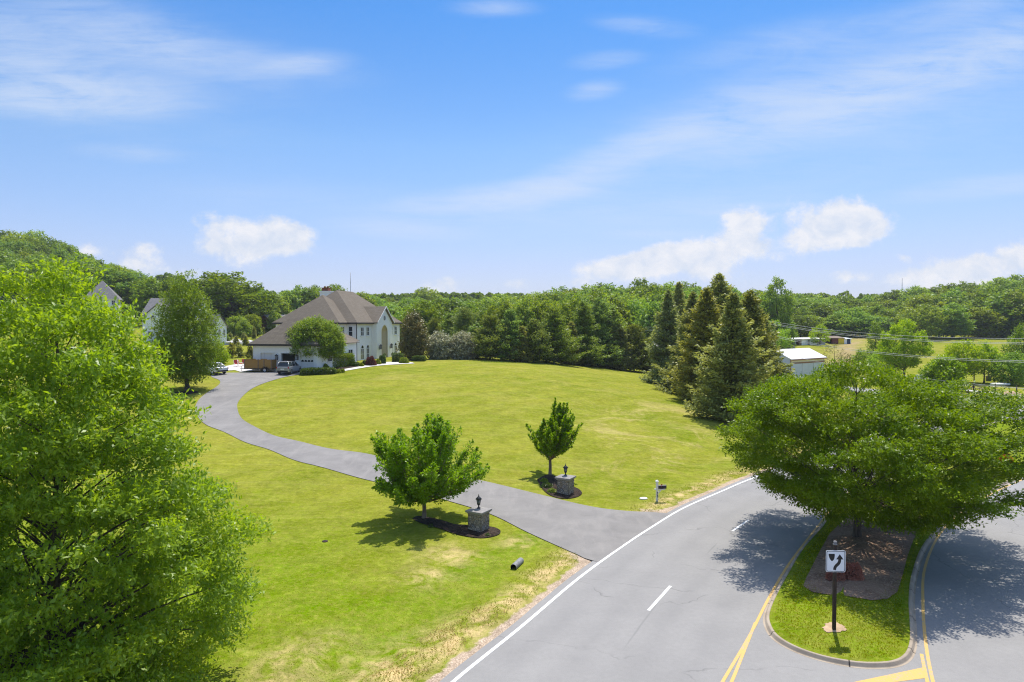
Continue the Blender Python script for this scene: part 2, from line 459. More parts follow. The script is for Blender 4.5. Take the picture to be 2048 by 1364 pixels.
    M['plastic_grey'] = simple('sun_bleached_pipe', (.24, .24, .24), .6, .3, 0, .25, 6)
    M['sign_white'] = simple('reflective_white_sheet', (.80, .82, .84), .35, .4, 0, .02)
    M['sign_black'] = simple('black_sign_ink', (.02, .02, .02), .4, .3, 0, .05)
    M['terracotta'] = simple('red_cushion', (.45, .08, .07), .8, .2)
    M['boulder'] = simple('pale_boulder', (.55, .52, .50), .85, .2, 0, .2, 1.5, .5)
    m, t = mat('bark'); o = t.obj()
    n1 = t.noise(t.scalev(o, (7, 7, 1.2)), 1.6, 5, .65)
    t.out(t.pbsdf(t.ramp(n1, [(.3, (.040, .032, .026)), (.7, (.150, .125, .100))]), .9, .15, normal=t.bump(n1, .7, .03))); M['bark'] = m
    m, t = mat('smooth_tan_bark'); o = t.obj()
    n1 = t.noise(t.scalev(o, (3, 3, .8)), 1.6, 5, .65)
    t.out(t.pbsdf(t.ramp(n1, [(.3, (.15, .105, .070)), (.7, (.33, .25, .18))]), .8, .2, normal=t.bump(n1, .4, .02))); M['bark_tan'] = m
    # --- foliage
    M['leaf_oak'] = leaf_mat('oak_leaves', (.190, .330, .005), (.410, .530, .014), .58, .45, 0, .5, (1.2, 1.12, .2), 1.0)
    M['leaf_cherry'] = leaf_mat('median_tree_leaves', (.085, .195, .004), (.235, .370, .010), .52, .45, 0, .35, (1.2, 1.1, .25), 1.0)
    M['leaf_maple'] = leaf_mat('small_tree_leaves', (.150, .310, .004), (.320, .480, .012), .54, .8, .05, .45, (1.15, 1.12, .2), 1.0)
    M['leaf_lime'] = leaf_mat('lime_green_leaves', (.220, .400, .008), (.420, .600, .022), .56, .5, .06, .25, None, 1.0)
    M['leaf_wood'] = leaf_mat('woodland_leaves', (.105, .225, .014), (.320, .450, .032), .50, .25, .30, .2, None, 1.0)
    M['leaf_hill'] = leaf_mat('hillside_leaves', (.090, .200, .018), (.270, .385, .036), .46, .2, .2, .2, None, 1.0)
    M['leaf_myrtle'] = leaf_mat('myrtle_leaves', (.140, .250, .010), (.340, .430, .028), .50, .8, 0, .25, None, 1.0)
    M['leaf_light'] = leaf_mat('light_woodland_leaves', (.170, .290, .022), (.380, .480, .045), .50, .25, .22, .2, None, 1.0)
    M['leaf_pinoak'] = leaf_mat('mid_oak_leaves', (.105, .205, .010), (.280, .385, .026), .52, .5, 0, .25, None, 1.0)
    M['leaf_magnolia'] = leaf_mat('magnolia_leaves', (.040, .075, .012), (.270, .190, .045), .15, .9, 0, .5, (1, .9, .5), gain=1.5)
    M['leaf_viburnum'] = leaf_mat('pale_flowering_leaves', (.050, .110, .016), (.820, .760, .540), .25, 2.6, 0, .2, (1, 1, .7), gain=1.0)
    M['leaf_hedge'] = leaf_mat('clipped_hedge_leaves', (.085, .135, .006), (.190, .235, .012), .32, 1.2, 0, .25)
    M['leaf_box'] = leaf_mat('boxwood_leaves', (.032, .062, .010), (.070, .110, .014), .28, 1.2, .08, .25, gain=1.9)
    M['leaf_red'] = leaf_mat('dark_red_leaves', (.330, .150, .110), (.640, .380, .250), .42, 1.2, 0, .2, (1.3, .7, .5), 1.0)
    M['leaf_maroon'] = leaf_mat('maroon_leaves', (.085, .040, .030), (.230, .100, .075), .3, 1.2, 0, .2, (1.3, .7, .5), 1.0)
    M['leaf_scarlet'] = leaf_mat('scarlet_leaves', (.30, .045, .025), (.42, .09, .04), .3, 1.2, 0, .2, (1.3, .6, .5), gain=1.3)
    M['leaf_spruce'] = leaf_mat('spruce_needles', (.200, .235, .046), (.500, .510, .120), .42, .5, .12, .2, (1.1, 1, .6), 1.0)
    M['leaf_olive'] = leaf_mat('olive_spruce_needles', (.165, .215, .052), (.420, .455, .135), .40, .5, .1, .2, (1.1, 1, .6), 1.0)
    M['leaf_pine'] = leaf_mat('pine_needles', (.135, .240, .036), (.345, .440, .075), .40, .5, .14, .2, (1.1, 1.05, .6), 1.0)
    M['leaf_cedar'] = leaf_mat('cedar_needles', (.120, .195, .034), (.310, .370, .072), .38, .6, .12, .2, (1.1, 1, .6), 1.0)
    M['leaf_scrub'] = leaf_mat('thin_scrub_leaves', (.10, .10, .035), (.18, .16, .06), .3, .8, .1, .2, gain=1.3)
    M['blades'] = leaf_mat('grass_blades', (.180, .230, .004), (.370, .390, .016), .40, .2, 0, .15, None, 1.0)
    M['blades_dry'] = leaf_mat('dry_grass_blades', (.42, .36, .12), (.78, .60, .30), .35, .35, 0, .15, (1.1, 1, .7), 1.0)
build_materials()
# ------------------------------------------------------------------ foliage generators
def unit(v):
    return v / np.maximum(np.linalg.norm(v, axis=-1, keepdims=True), 1e-9)

def leaf_quads(c, d, nrm, L, W, fold=.18):
    """one folded diamond per leaf: base, two flanks, tip"""
    d = unit(d); s = unit(np.cross(nrm, d)); n2 = np.cross(d, s)
    L = np.asarray(L)[:, None]; W = np.asarray(W)[:, None]
    V = np.empty((len(c), 4, 3), np.float32)
    V[:, 0] = c - d * L * .5
    V[:, 1] = c + s * W * .5 + n2 * W * fold - d * L * .05
    V[:, 2] = c + d * L * .5
    V[:, 3] = c - s * W * .5 + n2 * W * fold - d * L * .05
    Fq = np.arange(len(c) * 4).reshape(-1, 4)
    return V.reshape(-1, 3), Fq

def ball(g, n):
    v = unit(g.normal(size=(n, 3)))
    return v * (g.random((n, 1)) ** (1 / 2.2))

def spray(g, C, rad, outd, twigs, per, L, W, tl, up=.35, out=.6, loose=.9, droop=.1, flat=.8, upn=1.1, bn=.5):
    """leafy twigs in clumps: C clump centres, rad their radii, outd outward directions"""
    N = len(C); tw = np.maximum(1, (twigs * (rad / np.mean(rad)) ** 2).astype(int))
    idx = np.repeat(np.arange(N), tw); Mn = len(idx)
    b = ball(g, Mn); b[:, 2] *= flat
    o = C[idx] + b * rad[idx][:, None]
    td = unit(outd[idx] * out + b * .7 + np.array([0, 0, up]) + g.normal(size=(Mn, 3)) * .35)
    crn = g.random(N)[idx]
    j = np.repeat(np.arange(Mn), per); n = len(j)
    s = np.tile((np.arange(per) + .5) / per, Mn) + g.normal(size=n) * .06
    pos = o[j] + td[j] * (s * tl)[:, None] + g.normal(size=(n, 3)) * (.35 * L)
    ld = unit(td[j] * .55 + g.normal(size=(n, 3)) * loose - np.array([0, 0, droop]))
    nn = unit(g.normal(size=(n, 3)) * .6 + b[j] * bn + np.array([0, 0, upn]))
    ls = L * (.7 + .6 * g.random(n)); ws = W * (.7 + .6 * g.random(n))
    V, Fq = leaf_quads(pos, ld, nn, ls, ws)
    r = np.repeat(np.clip(.45 * crn[j] + .55 * g.random(n), 0, 1), 4)
    return V, Fq, r

def env_clumps(g, env, n, r0, r1, inner=.25, squash=1.0, spacing=.55, lobes=0.0, topw=.1):
    """clump centres filling a crown envelope given as (height, radius) rows"""
    env = np.array(env, float); zs, rs = env[:, 0], env[:, 1]
    zz = np.linspace(zs[0], zs[-1], 200); w = np.interp(zz, zs, rs) + topw
    cdf = np.cumsum(w); cdf /= cdf[-1]
    ph = g.random(4) * 6.28
    C = []; Rr = []
    for k in range(n * 40):
        if len(C) >= n: break
        z = np.interp(g.random(), cdf, zz); a = g.random() * 2 * math.pi
        R_ = np.interp(z, zs, rs) * (1 + lobes * (.6 * math.sin(2 * a + ph[0] + z * .5) + .4 * math.sin(5 * a + ph[1] - z)))
        rc = r0 + (r1 - r0) * g.random()
        q = .35 + .45 * g.random() if g.random() < inner else .80 + .22 * g.random()
        rr = max(0, (R_ - rc * .55)) * q
        p = np.array([rr * math.cos(a), rr * math.sin(a) * squash, z])
        if C:
            d = np.linalg.norm(np.array(C) - p, axis=1)
            if np.any(d < spacing * (np.array(Rr) + rc) * (1 - .4 * k / (n * 40))): continue
        C.append(p); Rr.append(rc)
    C = np.array(C); Rr = np.array(Rr)
    ax = np.stack([np.zeros(len(C)), np.zeros(len(C)), np.full(len(C), zs[0] + .38 * (zs[-1] - zs[0]))], 1)
    return C, Rr, unit(C - ax)

def np_tube(pts, rad, n=7):
    pts = np.asarray(pts, float); k = len(pts)
    d = unit(np.gradient(pts, axis=0))
    ref = np.where(np.abs(d[:, 2:3]) < .9, np.array([[0, 0, 1.0]]), np.array([[1.0, 0, 0]]))
    a = unit(np.cross(d, ref)); b = np.cross(d, a)
    t = np.arange(n) * 2 * math.pi / n
    V = pts[:, None] + (a[:, None] * np.cos(t)[None, :, None] + b[:, None] * np.sin(t)[None, :, None]) * np.asarray(rad, float)[:, None, None]
    i = np.arange(k - 1)[:, None] * n; j = np.arange(n)[None]; j2 = (j + 1) % n
    Fq = np.stack([i + j2, i + j, i + n + j, i + n + j2], -1).reshape(-1, 4)
    return V.reshape(-1, 3), Fq

def merge(parts):
    Vs = []; Fs = []; Ms = []; Rs = []; n = 0
    for V, Fq, mi, r in parts:
        Vs.append(V); Fs.append(Fq + n); Ms.append(np.full(len(Fq), mi)); n += len(V)
        Rs.append(np.full(len(V), .5) if r is None else r)
    return np.concatenate(Vs), np.concatenate(Fs), np.concatenate(Ms), np.concatenate(Rs)

def limbs(g, C, trunk, r0, k=.75, zlow=1.2, n=6, frac=1.0, thin=.02, scale=1.0):
    """boughs from a trunk polyline (rows x,y,z) to the clump centres"""
    out = []
    tz = trunk[:, 2]
    for c in C:
        if g.random() > frac: continue
        h = math.hypot(c[0] - np.interp(c[2], tz, trunk[:, 0]), c[1] - np.interp(c[2], tz, trunk[:, 1]))
        zs = min(max(zlow, c[2] - k * h - .3), tz[-1] * .93)
        s = np.array([np.interp(zs, tz, trunk[:, 0]), np.interp(zs, tz, trunk[:, 1]), zs])
        m = s * .5 + c * .5 + np.array([0, 0, .10 * h]) + g.normal(size=3) * .06 * h
        t = np.linspace(0, 1, n)[:, None]
        pts = (1 - t) ** 2 * s + 2 * t * (1 - t) * m + t * t * c
        ra = scale * min(r0 * .5, .012 + .022 * h) * (1 - zs / (tz[-1] * 1.3))
        out.append(np_tube(pts, np.linspace(max(ra, thin), thin * .5, n), 5))
    return out

def broad_tree(seed, env, n, r0, r1, twigs, per, L, W, tl, trunk_r, wood, leaf, lean=0.0, parts=True, inner=.25, squash=1.0,
               lobes=0.0, k=.75, zlow=None, frac=1.0, spacing=.55, topw=.1, limb=1.0, **kw):
    """returns (crown mesh, trunk mesh) or a single mesh holding both"""
    g = np.random.default_rng(seed)
    C, Rr, od = env_clumps(g, env, n, r0, r1, inner, squash, spacing, lobes, topw)
    V, Fq, r = spray(g, C, Rr, od, twigs, per, L, W, tl, **kw)
    top = env[-1][0] * .93
    zt = np.linspace(-.3, top, 12)
    tr = np.stack([lean * zt + .04 * top * .3 * np.sin(zt * .6 + seed), .03 * top * .3 * np.sin(zt * .5 + 2 * seed), zt], 1)
    tr[:, 0] -= tr[1, 0]; tr[:, 1] -= tr[1, 1]
    rad = trunk_r * (1 - np.linspace(0, 1, 12) ** .8 * .93); rad[0] *= 1.45; rad[1] *= 1.08
    tub = [np_tube(tr, rad, 10)] + limbs(g, C, tr, trunk_r, k, zlow if zlow is not None else env[0][0] * .6, frac=frac, scale=limb)
    if parts:
        tv, tf, _, _ = merge([(a, b, 0, None) for a, b in tub])
        cm = np_mesh('crown', V, Fq, rnd=r); cm.materials.append(leaf)
        tm = np_mesh('trunk', tv, tf, smooth=True); tm.materials.append(wood)
        return cm, tm
    vv, ff, mi, rr = merge([(V, Fq, 0, r)] + [(a, b, 1, None) for a, b in tub])
    me = np_mesh('tree', vv, ff, mi, rr); me.materials.append(leaf); me.materials.append(wood)
    return me

def conifer(seed, H, Rb, levels, nb, cards, L, W, leaf, wood, z0=.4, power=.85, droop=.18, uptip=.12, jag=.25, lean=0.0, parts=True, trunk_r=.22, top_open=.0, hang=.35, fluff=0.0):
    g = np.random.default_rng(seed)
    pos = []; dr = []; nr = []; rn = []
    tubs = []
    ph = g.random(3) * 6.28
    for i in range(levels):
        f = (i + g.random() * .7) / levels
        f_ = f
        for b in range(max(4, int(nb * (1 - .5 * f_)))):
            f = min(.995, max(0, f_ + g.normal() * .02)); z = z0 + (H - z0) * f
            env = Rb * ((1 - f) ** power) * (1 + .12 * math.sin(9 * f + ph[0])) + .12
            a = g.random() * 2 * math.pi
            ln = env * (1 + jag * g.normal() * .7) * (1 + .16 * math.sin(2 * a + ph[1]) + .12 * math.sin(3 * a + ph[2] + 5 * f))
            ln = max(.15, ln)
            m = max(4, int(cards * (ln / Rb + .12)))
            s = .15 + .87 * g.random(m) ** .65
            dv = np.array([math.cos(a), math.sin(a), 0]); sv = np.array([-dv[1], dv[0], 0])
            zz = z - droop * ln * s + uptip * ln * s ** 3
            side = g.normal(size=m) * (.14 + .14 * ln * (1.1 - s * .7))
            p = dv * (ln * s)[:, None] + sv * side[:, None]; p[:, 2] += zz + g.normal(size=m) * (.05 + fluff)
            p[:, 0] += lean * p[:, 2]
            pos.append(p)
            d = dv * (.75 + .3 * g.random((m, 1))) + sv * (np.sign(side) * .55)[:, None] + g.normal(size=(m, 3)) * (.3 + fluff) + np.array([0, 0, -hang + .5 * f])
            dr.append(d)
            nr.append(g.normal(size=(m, 3)) * .6 + dv * .35 + np.array([0, 0, 1.1]))
            br = g.random(); rn.append(np.clip(.5 * br + .5 * g.random(m) * (.4 + .6 * s) + .1 * s, 0, 1))
            if b % 3 == 0 and ln > .5:
                q = np.linspace(0, .9, 4)[:, None]
                pt = dv * ln * q; pt[:, 2] += z - droop * ln * q[:, 0] + uptip * ln * q[:, 0] ** 3
                pt[:, 0] += lean * pt[:, 2]
                tubs.append(np_tube(pt, np.linspace(.035, .01, 4), 4))
    pos = np.concatenate(pos); dr = np.concatenate(dr); nr = np.concatenate(nr); rn = np.concatenate(rn)
    n = len(pos)
    V, Fq = leaf_quads(pos, dr, unit(nr), L * (.6 + .8 * g.random(n)), W * (.6 + .8 * g.random(n)), .25)
    r = np.repeat(rn, 4)
    zt = np.linspace(-.3, H * .97, 8)
    tub = [np_tube(np.stack([lean * zt, 0 * zt, zt], 1), trunk_r * (1 - np.linspace(0, 1, 8) * .93), 8)] + tubs
    if parts:
        tv, tf, _, _ = merge([(a, b, 0, None) for a, b in tub])
        cm = np_mesh('crown', V, Fq, rnd=r); cm.materials.append(leaf)
        tm = np_mesh('trunk', tv, tf, smooth=True); tm.materials.append(wood)
        return cm, tm
    vv, ff, mi, rr = merge([(V, Fq, 0, r)] + [(a, b, 1, None) for a, b in tub])
    me = np_mesh('tree', vv, ff, mi, rr); me.materials.append(leaf); me.materials.append(wood)
    return me

def shoot_tree(seed, fork, limbs_n, spread, top, L, W, per, leaf, wood, trunk_r=.13, lean=0.0, subs=6, sub_len=.24, gaps=.0):
    """small ornamental tree: a short bole, upswept limbs and short leafy side shoots, so the outline is spiky"""
    g = np.random.default_rng(seed)
    Ps = []; Ds = []; Ns = []; Rn = []
    tub = [np_tube(np.array([(0, 0, -.2), (0, 0, 0), (.02, .01, fork * .5), (0, 0, fork)]), [trunk_r * 1.5, trunk_r * 1.1, trunk_r * .9, trunk_r * .85], 9)]
    for i in range(limbs_n):
        a = (i * 2.39996) + g.normal() * .3; q = ((i + .5) / limbs_n) ** .58
        rr = spread * q * (.80 + .20 * g.random())
        fac = 1 - .45 * q ** 2.2
        if i % 5 in (2, 4): fac *= .26 + .36 * g.random(); rr = spread * (.55 + .42 * g.random())
        if g.random() < gaps: rr *= .6
        zt = fork + (top - fork) * fac * (.80 + .20 * g.random())
        e = np.array([rr * math.cos(a) + lean * zt, rr * math.sin(a), zt])
        s = np.array([0, 0, fork * (.86 + .25 * g.random())])
        m = s + (e - s) * np.array([.62, .62, .32]) + g.normal(size=3) * .08
        t = np.linspace(0, 1, 9)[:, None]
        tub.append(np_tube((1 - t) ** 2 * s + 2 * t * (1 - t) * m + t * t * e, np.linspace(trunk_r * .38, .008, 9), 5))
        ns = max(3, int(subs * (.5 + .7 * np.linalg.norm(e - s) / spread)))
        for k in range(ns):
            u = 1.0 if k == 0 else .22 + .76 * g.random() ** .75
            b = (1 - u) ** 2 * s + 2 * u * (1 - u) * m + u * u * e
            tg = unit((2 * (1 - u) * (m - s) + 2 * u * (e - m))[None])[0]
            out = np.array([b[0], b[1], 0]); out = out / (np.linalg.norm(out) + .05)
            dv = unit((tg * .7 + out * .25 + np.array([0, 0, .45]) + g.normal(size=3) * (.12 if k == 0 else .48))[None])[0]
            ln = spread * sub_len * (.65 + .6 * g.random())
            st = b - dv * ln * .25
            tub.append(np_tube(np.array([st, st + dv * ln * .5, st + dv * ln * .95]), [.014, .010, .004], 4))
            n = int(per * (.6 + .6 * g.random()))
            x = g.random(n) ** .85
            off = unit(g.normal(size=(n, 3))); off -= (off @ dv)[:, None] * dv * .5
            wd = spread * (.085 * (1 - x ** 2.5) + .018)
            Ps.append(st + dv * (ln * 1.05 * x)[:, None] + off * (wd * (.35 + .75 * g.random(n)))[:, None])
            Ds.append(dv * .55 + off * .8 + g.normal(size=(n, 3)) * .3 - np.array([0, 0, .12]))
            Ns.append(off * .45 + g.normal(size=(n, 3)) * .5 + np.array([0, 0, 1.1])); Rn.append(np.clip(.35 * g.random() + .65 * g.random(n), 0, 1))
    P_ = np.concatenate(Ps); n = len(P_)
    V, Fq = leaf_quads(P_, np.concatenate(Ds), unit(np.concatenate(Ns)), L * (.7 + .6 * g.random(n)), W * (.7 + .6 * g.random(n)))
    tv, tf, _, _ = merge([(a, b, 0, None) for a, b in tub])
    cm = np_mesh('crown', V, Fq, rnd=np.repeat(np.concatenate(Rn), 4)); cm.materials.append(leaf)
    tm = np_mesh('trunk', tv, tf, smooth=True); tm.materials.append(wood)
    return cm, tm

def bush(seed, rx, ry, h, n, L, W, leaf, box=0.0, wood=None):
    """a shrub: leaves on and in a rounded (or boxy, clipped) body, with stems inside"""
    g = np.random.default_rng(seed)
    v = unit(g.normal(size=(n, 3))); v[:, 2] = np.abs(v[:, 2]) * np.where(g.random(n) < .85, 1, -.25)
    if box:
        p = 2 + 8 * box
        v = v / (np.sum(np.abs(v) ** p, axis=1, keepdims=True)) ** (1 / p)
    q = (.72 + .28 * g.random((n, 1)) ** .6) * (1 + .07 * np.sin(v[:, :1] * 7 + seed) * (1 - box) + .05 * g.normal(size=(n, 1)) * (1 - .5 * box))
    pos = v * q * np.array([rx, ry, h * .93]); pos[:, 2] = np.maximum(pos[:, 2], .02)
    d = v * .5 + g.normal(size=(n, 3)) * .7 + np.array([0, 0, .3]); nn = unit(v * .6 + g.normal(size=(n, 3)) * .5 + np.array([0, 0, .9]))
    V, Fq = leaf_quads(pos, d, nn, L * (.7 + .6 * g.random(n)), W * (.7 + .6 * g.random(n)))
    parts = [(V, Fq, 0, np.repeat(g.random(n), 4))]
    for i in range(9):
        a = g.random() * 6.28; e = np.array([math.cos(a) * rx * .6, math.sin(a) * ry * .6, h * (.5 + .3 * g.random())])
        parts.append((*np_tube(np.array([e * np.array([.15, .15, -.05]), e * np.array([.5, .5, .5]), e]), [.03, .02, .01], 5), 1, None))
    vv, ff, mi, rr = merge(parts)
    me = np_mesh('shrub', vv, ff, mi, rr); me.materials.append(leaf); me.materials.append(wood or M['bark'])
    return me

def plant_thing(name, loc, meshes, label, cat, group=None, rz=0.0, sc=1.0):
    e = empty(name, loc, rz, label, cat, group)
    e.scale = (sc, sc, sc) if not hasattr(sc, '__len__') else sc
    for nm, me in zip(('crown', 'trunk'), meshes): link(nm, me, [], e)
    return e

def mesh_thing(name, me, loc, label, cat, group=None, rz=0.0, sc=(1, 1, 1)):
    o = bpy.data.objects.new(name, me); COL.objects.link(o)
    o.location = loc; o.rotation_euler = (0, 0, rz); o.scale = sc
    return tag(o, label, cat, group)
# ------------------------------------------------------------------ the setting
def set_attr(me, name, vals):
    a = me.attributes.new(name, 'FLOAT', 'POINT'); a.data.foreach_set('value', np.ascontiguousarray(vals, np.float32))

def geo(a, b, s0, gr):
    out = [a]; s = s0
    while out[-1] < b: out.append(out[-1] + s); s *= gr
    return out

def build_ground():
    xr = geo(52, 900, .9, 1.06); xl = [-v for v in geo(48, 900, .9, 1.06)][::-1]
    xs = np.array(xl[:-1] + list(np.arange(-48, 52.01, .6)) + xr[1:])
    ys = np.array(list(np.arange(2, 14, 1.0)) + list(np.arange(14, 62, .6)) + list(np.arange(62, 150, 1.1)) + geo(150, 1500, 1.5, 1.045))
    X, Y = np.meshgrid(xs, ys); nx, ny = len(xs), len(ys)
    x, y = X.ravel(), Y.ravel(); z = T(x, y)
    V = np.stack([x, y, z], 1)
    i = (np.arange(ny - 1)[:, None] * nx + np.arange(nx - 1)[None]).ravel()
    me = np_mesh('ground', V, np.stack([i, i + 1, i + nx + 1, i + nx], 1), smooth=True)
    sd = road_sd(x / K, y / K) * K
    near = 1 - sstep(60, 90, y)
    nearp = 1 - sstep(34, 46, y)
    dry = np.exp(-((sd - 1.5) / .75) ** 2) * near * 1.15 + .9 * np.exp(-((sd - 3.0) / 1.0) ** 2) * (1 - sstep(22, 30, y))
    g1 = 1 - sstep(.5, 1.05, sd)
    # gravel flares at both sides of the driveway mouth
    for px, py, r in ((1165, 1112, 1.7), (1310, 1024, 1.5), (1180, 1075, .8)):
        q = P(px, py); g1 = np.maximum(g1, .62 * np.exp(-(((x - q.x) ** 2 + (y - q.y) ** 2) / r ** 2)))
    g1 = np.where(sd < 0, 0, g1) * near + np.where((sd < 0) & (sd > -.5), 1, 0)
    lush = np.clip(np.exp(-((sd - 4.6) / 1.5) ** 2) * nearp + sstep(-3, -11, x) * (1 - sstep(30, 48, y)) * .75 + .6 * (1 - sstep(22, 42, y)), 0, 1)
    thin = np.clip(sstep(2.5, 7, sd) * (1 - sstep(14, 30, sd)) * sstep(34, 42, y) * (1 - sstep(85, 100, y)) * sstep(3, 10, x) + .35 * np.exp(-((y - 100) / 40) ** 2), 0, 1)
    # bare track in the pasture
    tr = catmull([P(1750, 668), P(1700, 690), P(1692, 705), P(1680, 730)], 6)
    dd = np.min(np.hypot(x[:, None] - tr[None, :, 0], y[:, None] - tr[None, :, 1]), axis=1)
    dirt = np.exp(-(dd / 3.5) ** 2) * .8
    for px, py, r in ((600, 1325, 1.5), (640, 1300, 1.2), (560, 1345, 1.2), (900, 1110, 1.6), (860, 1150, 1.2), (1040, 1085, 1.0)):
        q = P(px, py); dry = np.maximum(dry, .8 * np.exp(-(((x - q.x) ** 2 + (y - q.y) ** 2) / r ** 2)))
    thin = np.maximum(thin, np.exp(-(((x - 110) / 60) ** 2 + ((y - 200) / 50) ** 2)))
    for nm, a in (('dry', dry), ('gravel', np.clip(g1, 0, 1)), ('lush', lush), ('thin', thin), ('dirt', dirt)): set_attr(me, nm, a)
    tag(link('ground', me, M['lawn']), kind='structure')

def strip(name, A, B, matl, off=.03, cross=6, zfun=None, kind='structure', attr=None):
    """a sheet between two polylines of equal length, draped on the ground"""
    A = np.asarray(A, float)[:, :2]; B = np.asarray(B, float)[:, :2]; n = len(A)
    t = np.linspace(0, 1, cross + 1)[None, :, None]
    Q = A[:, None] * (1 - t) + B[:, None] * t
    x, y = Q[..., 0].ravel(), Q[..., 1].ravel()
    z = zfun(x, y) if zfun else T(x, y) + off
    m = cross + 1
    i = (np.arange(n - 1)[:, None] * m + np.arange(cross)[None]).ravel()
    Fq = np.stack([i, i + 1, i + m + 1, i + m], 1)
    V = np.stack([x, y, z], 1)
    e1 = V[Fq[0, 1]] - V[Fq[0, 0]]; e2 = V[Fq[0, 3]] - V[Fq[0, 0]]
    if np.cross(e1, e2)[2] < 0: Fq = Fq[:, ::-1]
    me = np_mesh(name, V, Fq, smooth=True)
    if attr is not None: set_attr(me, attr[0], attr[1](np.tile(np.linspace(0, 1, m), n)))
    o = link(name, me, matl)
    return tag(o, kind=kind)

def flat(z):
    return lambda x, y: np.full(np.shape(x), z)

def pts(*pp):
    return [P(*p) for p in pp]

def offset(poly, d):
    poly = np.asarray(poly, float)[:, :2]
    tn = unit(np.gradient(poly, axis=0)); return poly + np.stack([tn[:, 1], -tn[:, 0]], 1) * d

def patch(name, outline, matl, off, zfun=None, kind='structure', cell=.6, mound=0.0):
    """irregular ground sheet inside a closed outline, draped on the ground"""
    pl = np.asarray([(p[0], p[1]) for p in outline], float)
    c = pl.mean(0); n = len(pl); rings = 6
    V = [(c[0], c[1])]; 
    for r in range(1, rings + 1): V += [tuple(c + (p - c) * r / rings) for p in pl]
    V = np.array(V); z = (zfun(V[:, 0], V[:, 1]) if zfun else T(V[:, 0], V[:, 1]) + off)
    rr = np.r_[0, np.repeat(np.arange(1, rings + 1), n)] / rings
    z = z + mound * (1 - rr ** 2)
    fs = [(0, 1 + k, 1 + (k + 1) % n) for k in range(n)]
    for r in range(1, rings):
        a = 1 + (r - 1) * n; b = 1 + r * n
        fs += [(a + k, b + k, b + (k + 1) % n, a + (k + 1) % n) for k in range(n)]
    mb = MB(); mb.add([(V[i, 0], V[i, 1], z[i]) for i in range(len(V))], fs, True)
    o = mb.build(name, matl); return tag(o, kind=kind)

def blob(cx, cy, rx, ry, rz=0.0, n=36, seed=1, j=.10):
    g = np.random.default_rng(seed); ph = g.random(4) * 6.28
    out = []
    for k in range(n):
        a = 2 * math.pi * k / n
        q = 1 + j * (math.sin(2 * a + ph[0]) * .5 + math.sin(3 * a + ph[1]) * .5 + .4 * math.sin(7 * a + ph[2]) + .3 * math.sin(13 * a + ph[3]))
        x, y = rx * q * math.cos(a), ry * q * math.sin(a)
        out.append((cx + x * math.cos(rz) - y * math.sin(rz), cy + x * math.sin(rz) + y * math.cos(rz)))
    return out

build_ground()
EDGE = resample(ROADC * K, 300)                       # left asphalt edge line (white line)
LE = offset(EDGE, -.38)                               # asphalt reaches a little beyond the line
g_ = np.random.default_rng(5)
LE = LE + np.stack([np.convolve(g_.normal(size=300), np.ones(3) / 3, 'same') * .06] * 2, 1)
RE = resample(np.array([(20, -6), (26, 8), (28, 24), (34, 36), (46, 47), (62, 62), (84, 82), (130, 120), (185, 150)]) * K, 300)
ro = strip('road', LE, RE, M['asphalt'], zfun=flat(0.0), cross=70)
co_ = np.array([v.co[:2] for v in ro.data.vertices]); s_ = -road_sd(co_[:, 0] / K, co_[:, 1] / K) * K
set_attr(ro.data, 'lane', .55 * sum(np.exp(-((s_ - c_) / .42) ** 2) for c_ in (1.05, 2.75, 4.75, 6.45)))
set_attr(ro.data, 'seam', 1 - np.minimum(np.abs(s_ - 3.95), 1.0))
strip('edge_line', offset(EDGE, -.07), offset(EDGE, .07), M['white_paint'], zfun=flat(.006), cross=1)

# cross street behind the spruces
XR = resample(catmull(np.array([(92, 28), (77, 50), (63, 76), (49, 105), (34, 137), (22, 172), (14, 215)]) * K, 8), 80)
strip('cross_street', offset(XR, -3.2), offset(XR, 3.2), M['asphalt'], zfun=lambda x, y: np.maximum(T(x, y) + .05, .012), cross=4)

# dashes between the two lanes
def zpt(px, py, z=0.0):
    d = ray(px, py); Y = (z - CAM_Z) / d[2]
    return Vector((d[0] * Y, Y, z))
for a, b in (((1297, 1221), (1341, 1172)), ((1465, 1062), (1497, 1040))):
    a, b = zpt(*a), zpt(*b); d = (b - a).normalized(); n = Vector((d.y, -d.x, 0)) * .065
    mb = MB(); mb.add([a - n + Vector((0, 0, .006)), a + n + Vector((0, 0, .006)), b + n + Vector((0, 0, .006)), b - n + Vector((0, 0, .006))], [(0, 1, 2, 3)])
    tag(mb.build('lane_dash', M['white_paint']), kind='structure')

def pline(name, pp, w, matl, z=.006, extra=()):
    c = catmull([zpt(*p)[:2] for p in pp] + list(extra), 8)
    strip(name, offset(c, -w / 2), offset(c, w / 2), matl, zfun=flat(z), cross=1)
pline('yellow_line', [(1420, 1410), (1445, 1364), (1500, 1270), (1540, 1192), (1580, 1125), (1640, 1047), (1672, 1012)], .11, M['yellow_paint'], .007,
      [(23.0 * K, 42.5 * K), (32 * K, 51.5 * K), (48 * K, 67 * K)])
pline('yellow_line', [(1438, 1410), (1463, 1364), (1489, 1300), (1511, 1245)], .11, M['yellow_paint'])
pline('yellow_line', [(1880, 1410), (1866, 1364), (1852, 1290), (1846, 1210), (1850, 1135), (1880, 1068), (1930, 1020), (1990, 984), (2050, 957)], .11, M['yellow_paint'])
pline('yellow_line', [(1868, 1410), (1855, 1364), (1843, 1308)], .11, M['yellow_paint'])
mb = MB(); mb.add([zpt(*p) + Vector((0, 0, .005)) for p in ((1690, 1368), (1760, 1368), (1853, 1356), (1846, 1335))], [(0, 1, 2, 3)])
tag(mb.build('yellow_hatching', M['yellow_paint']), kind='structure')

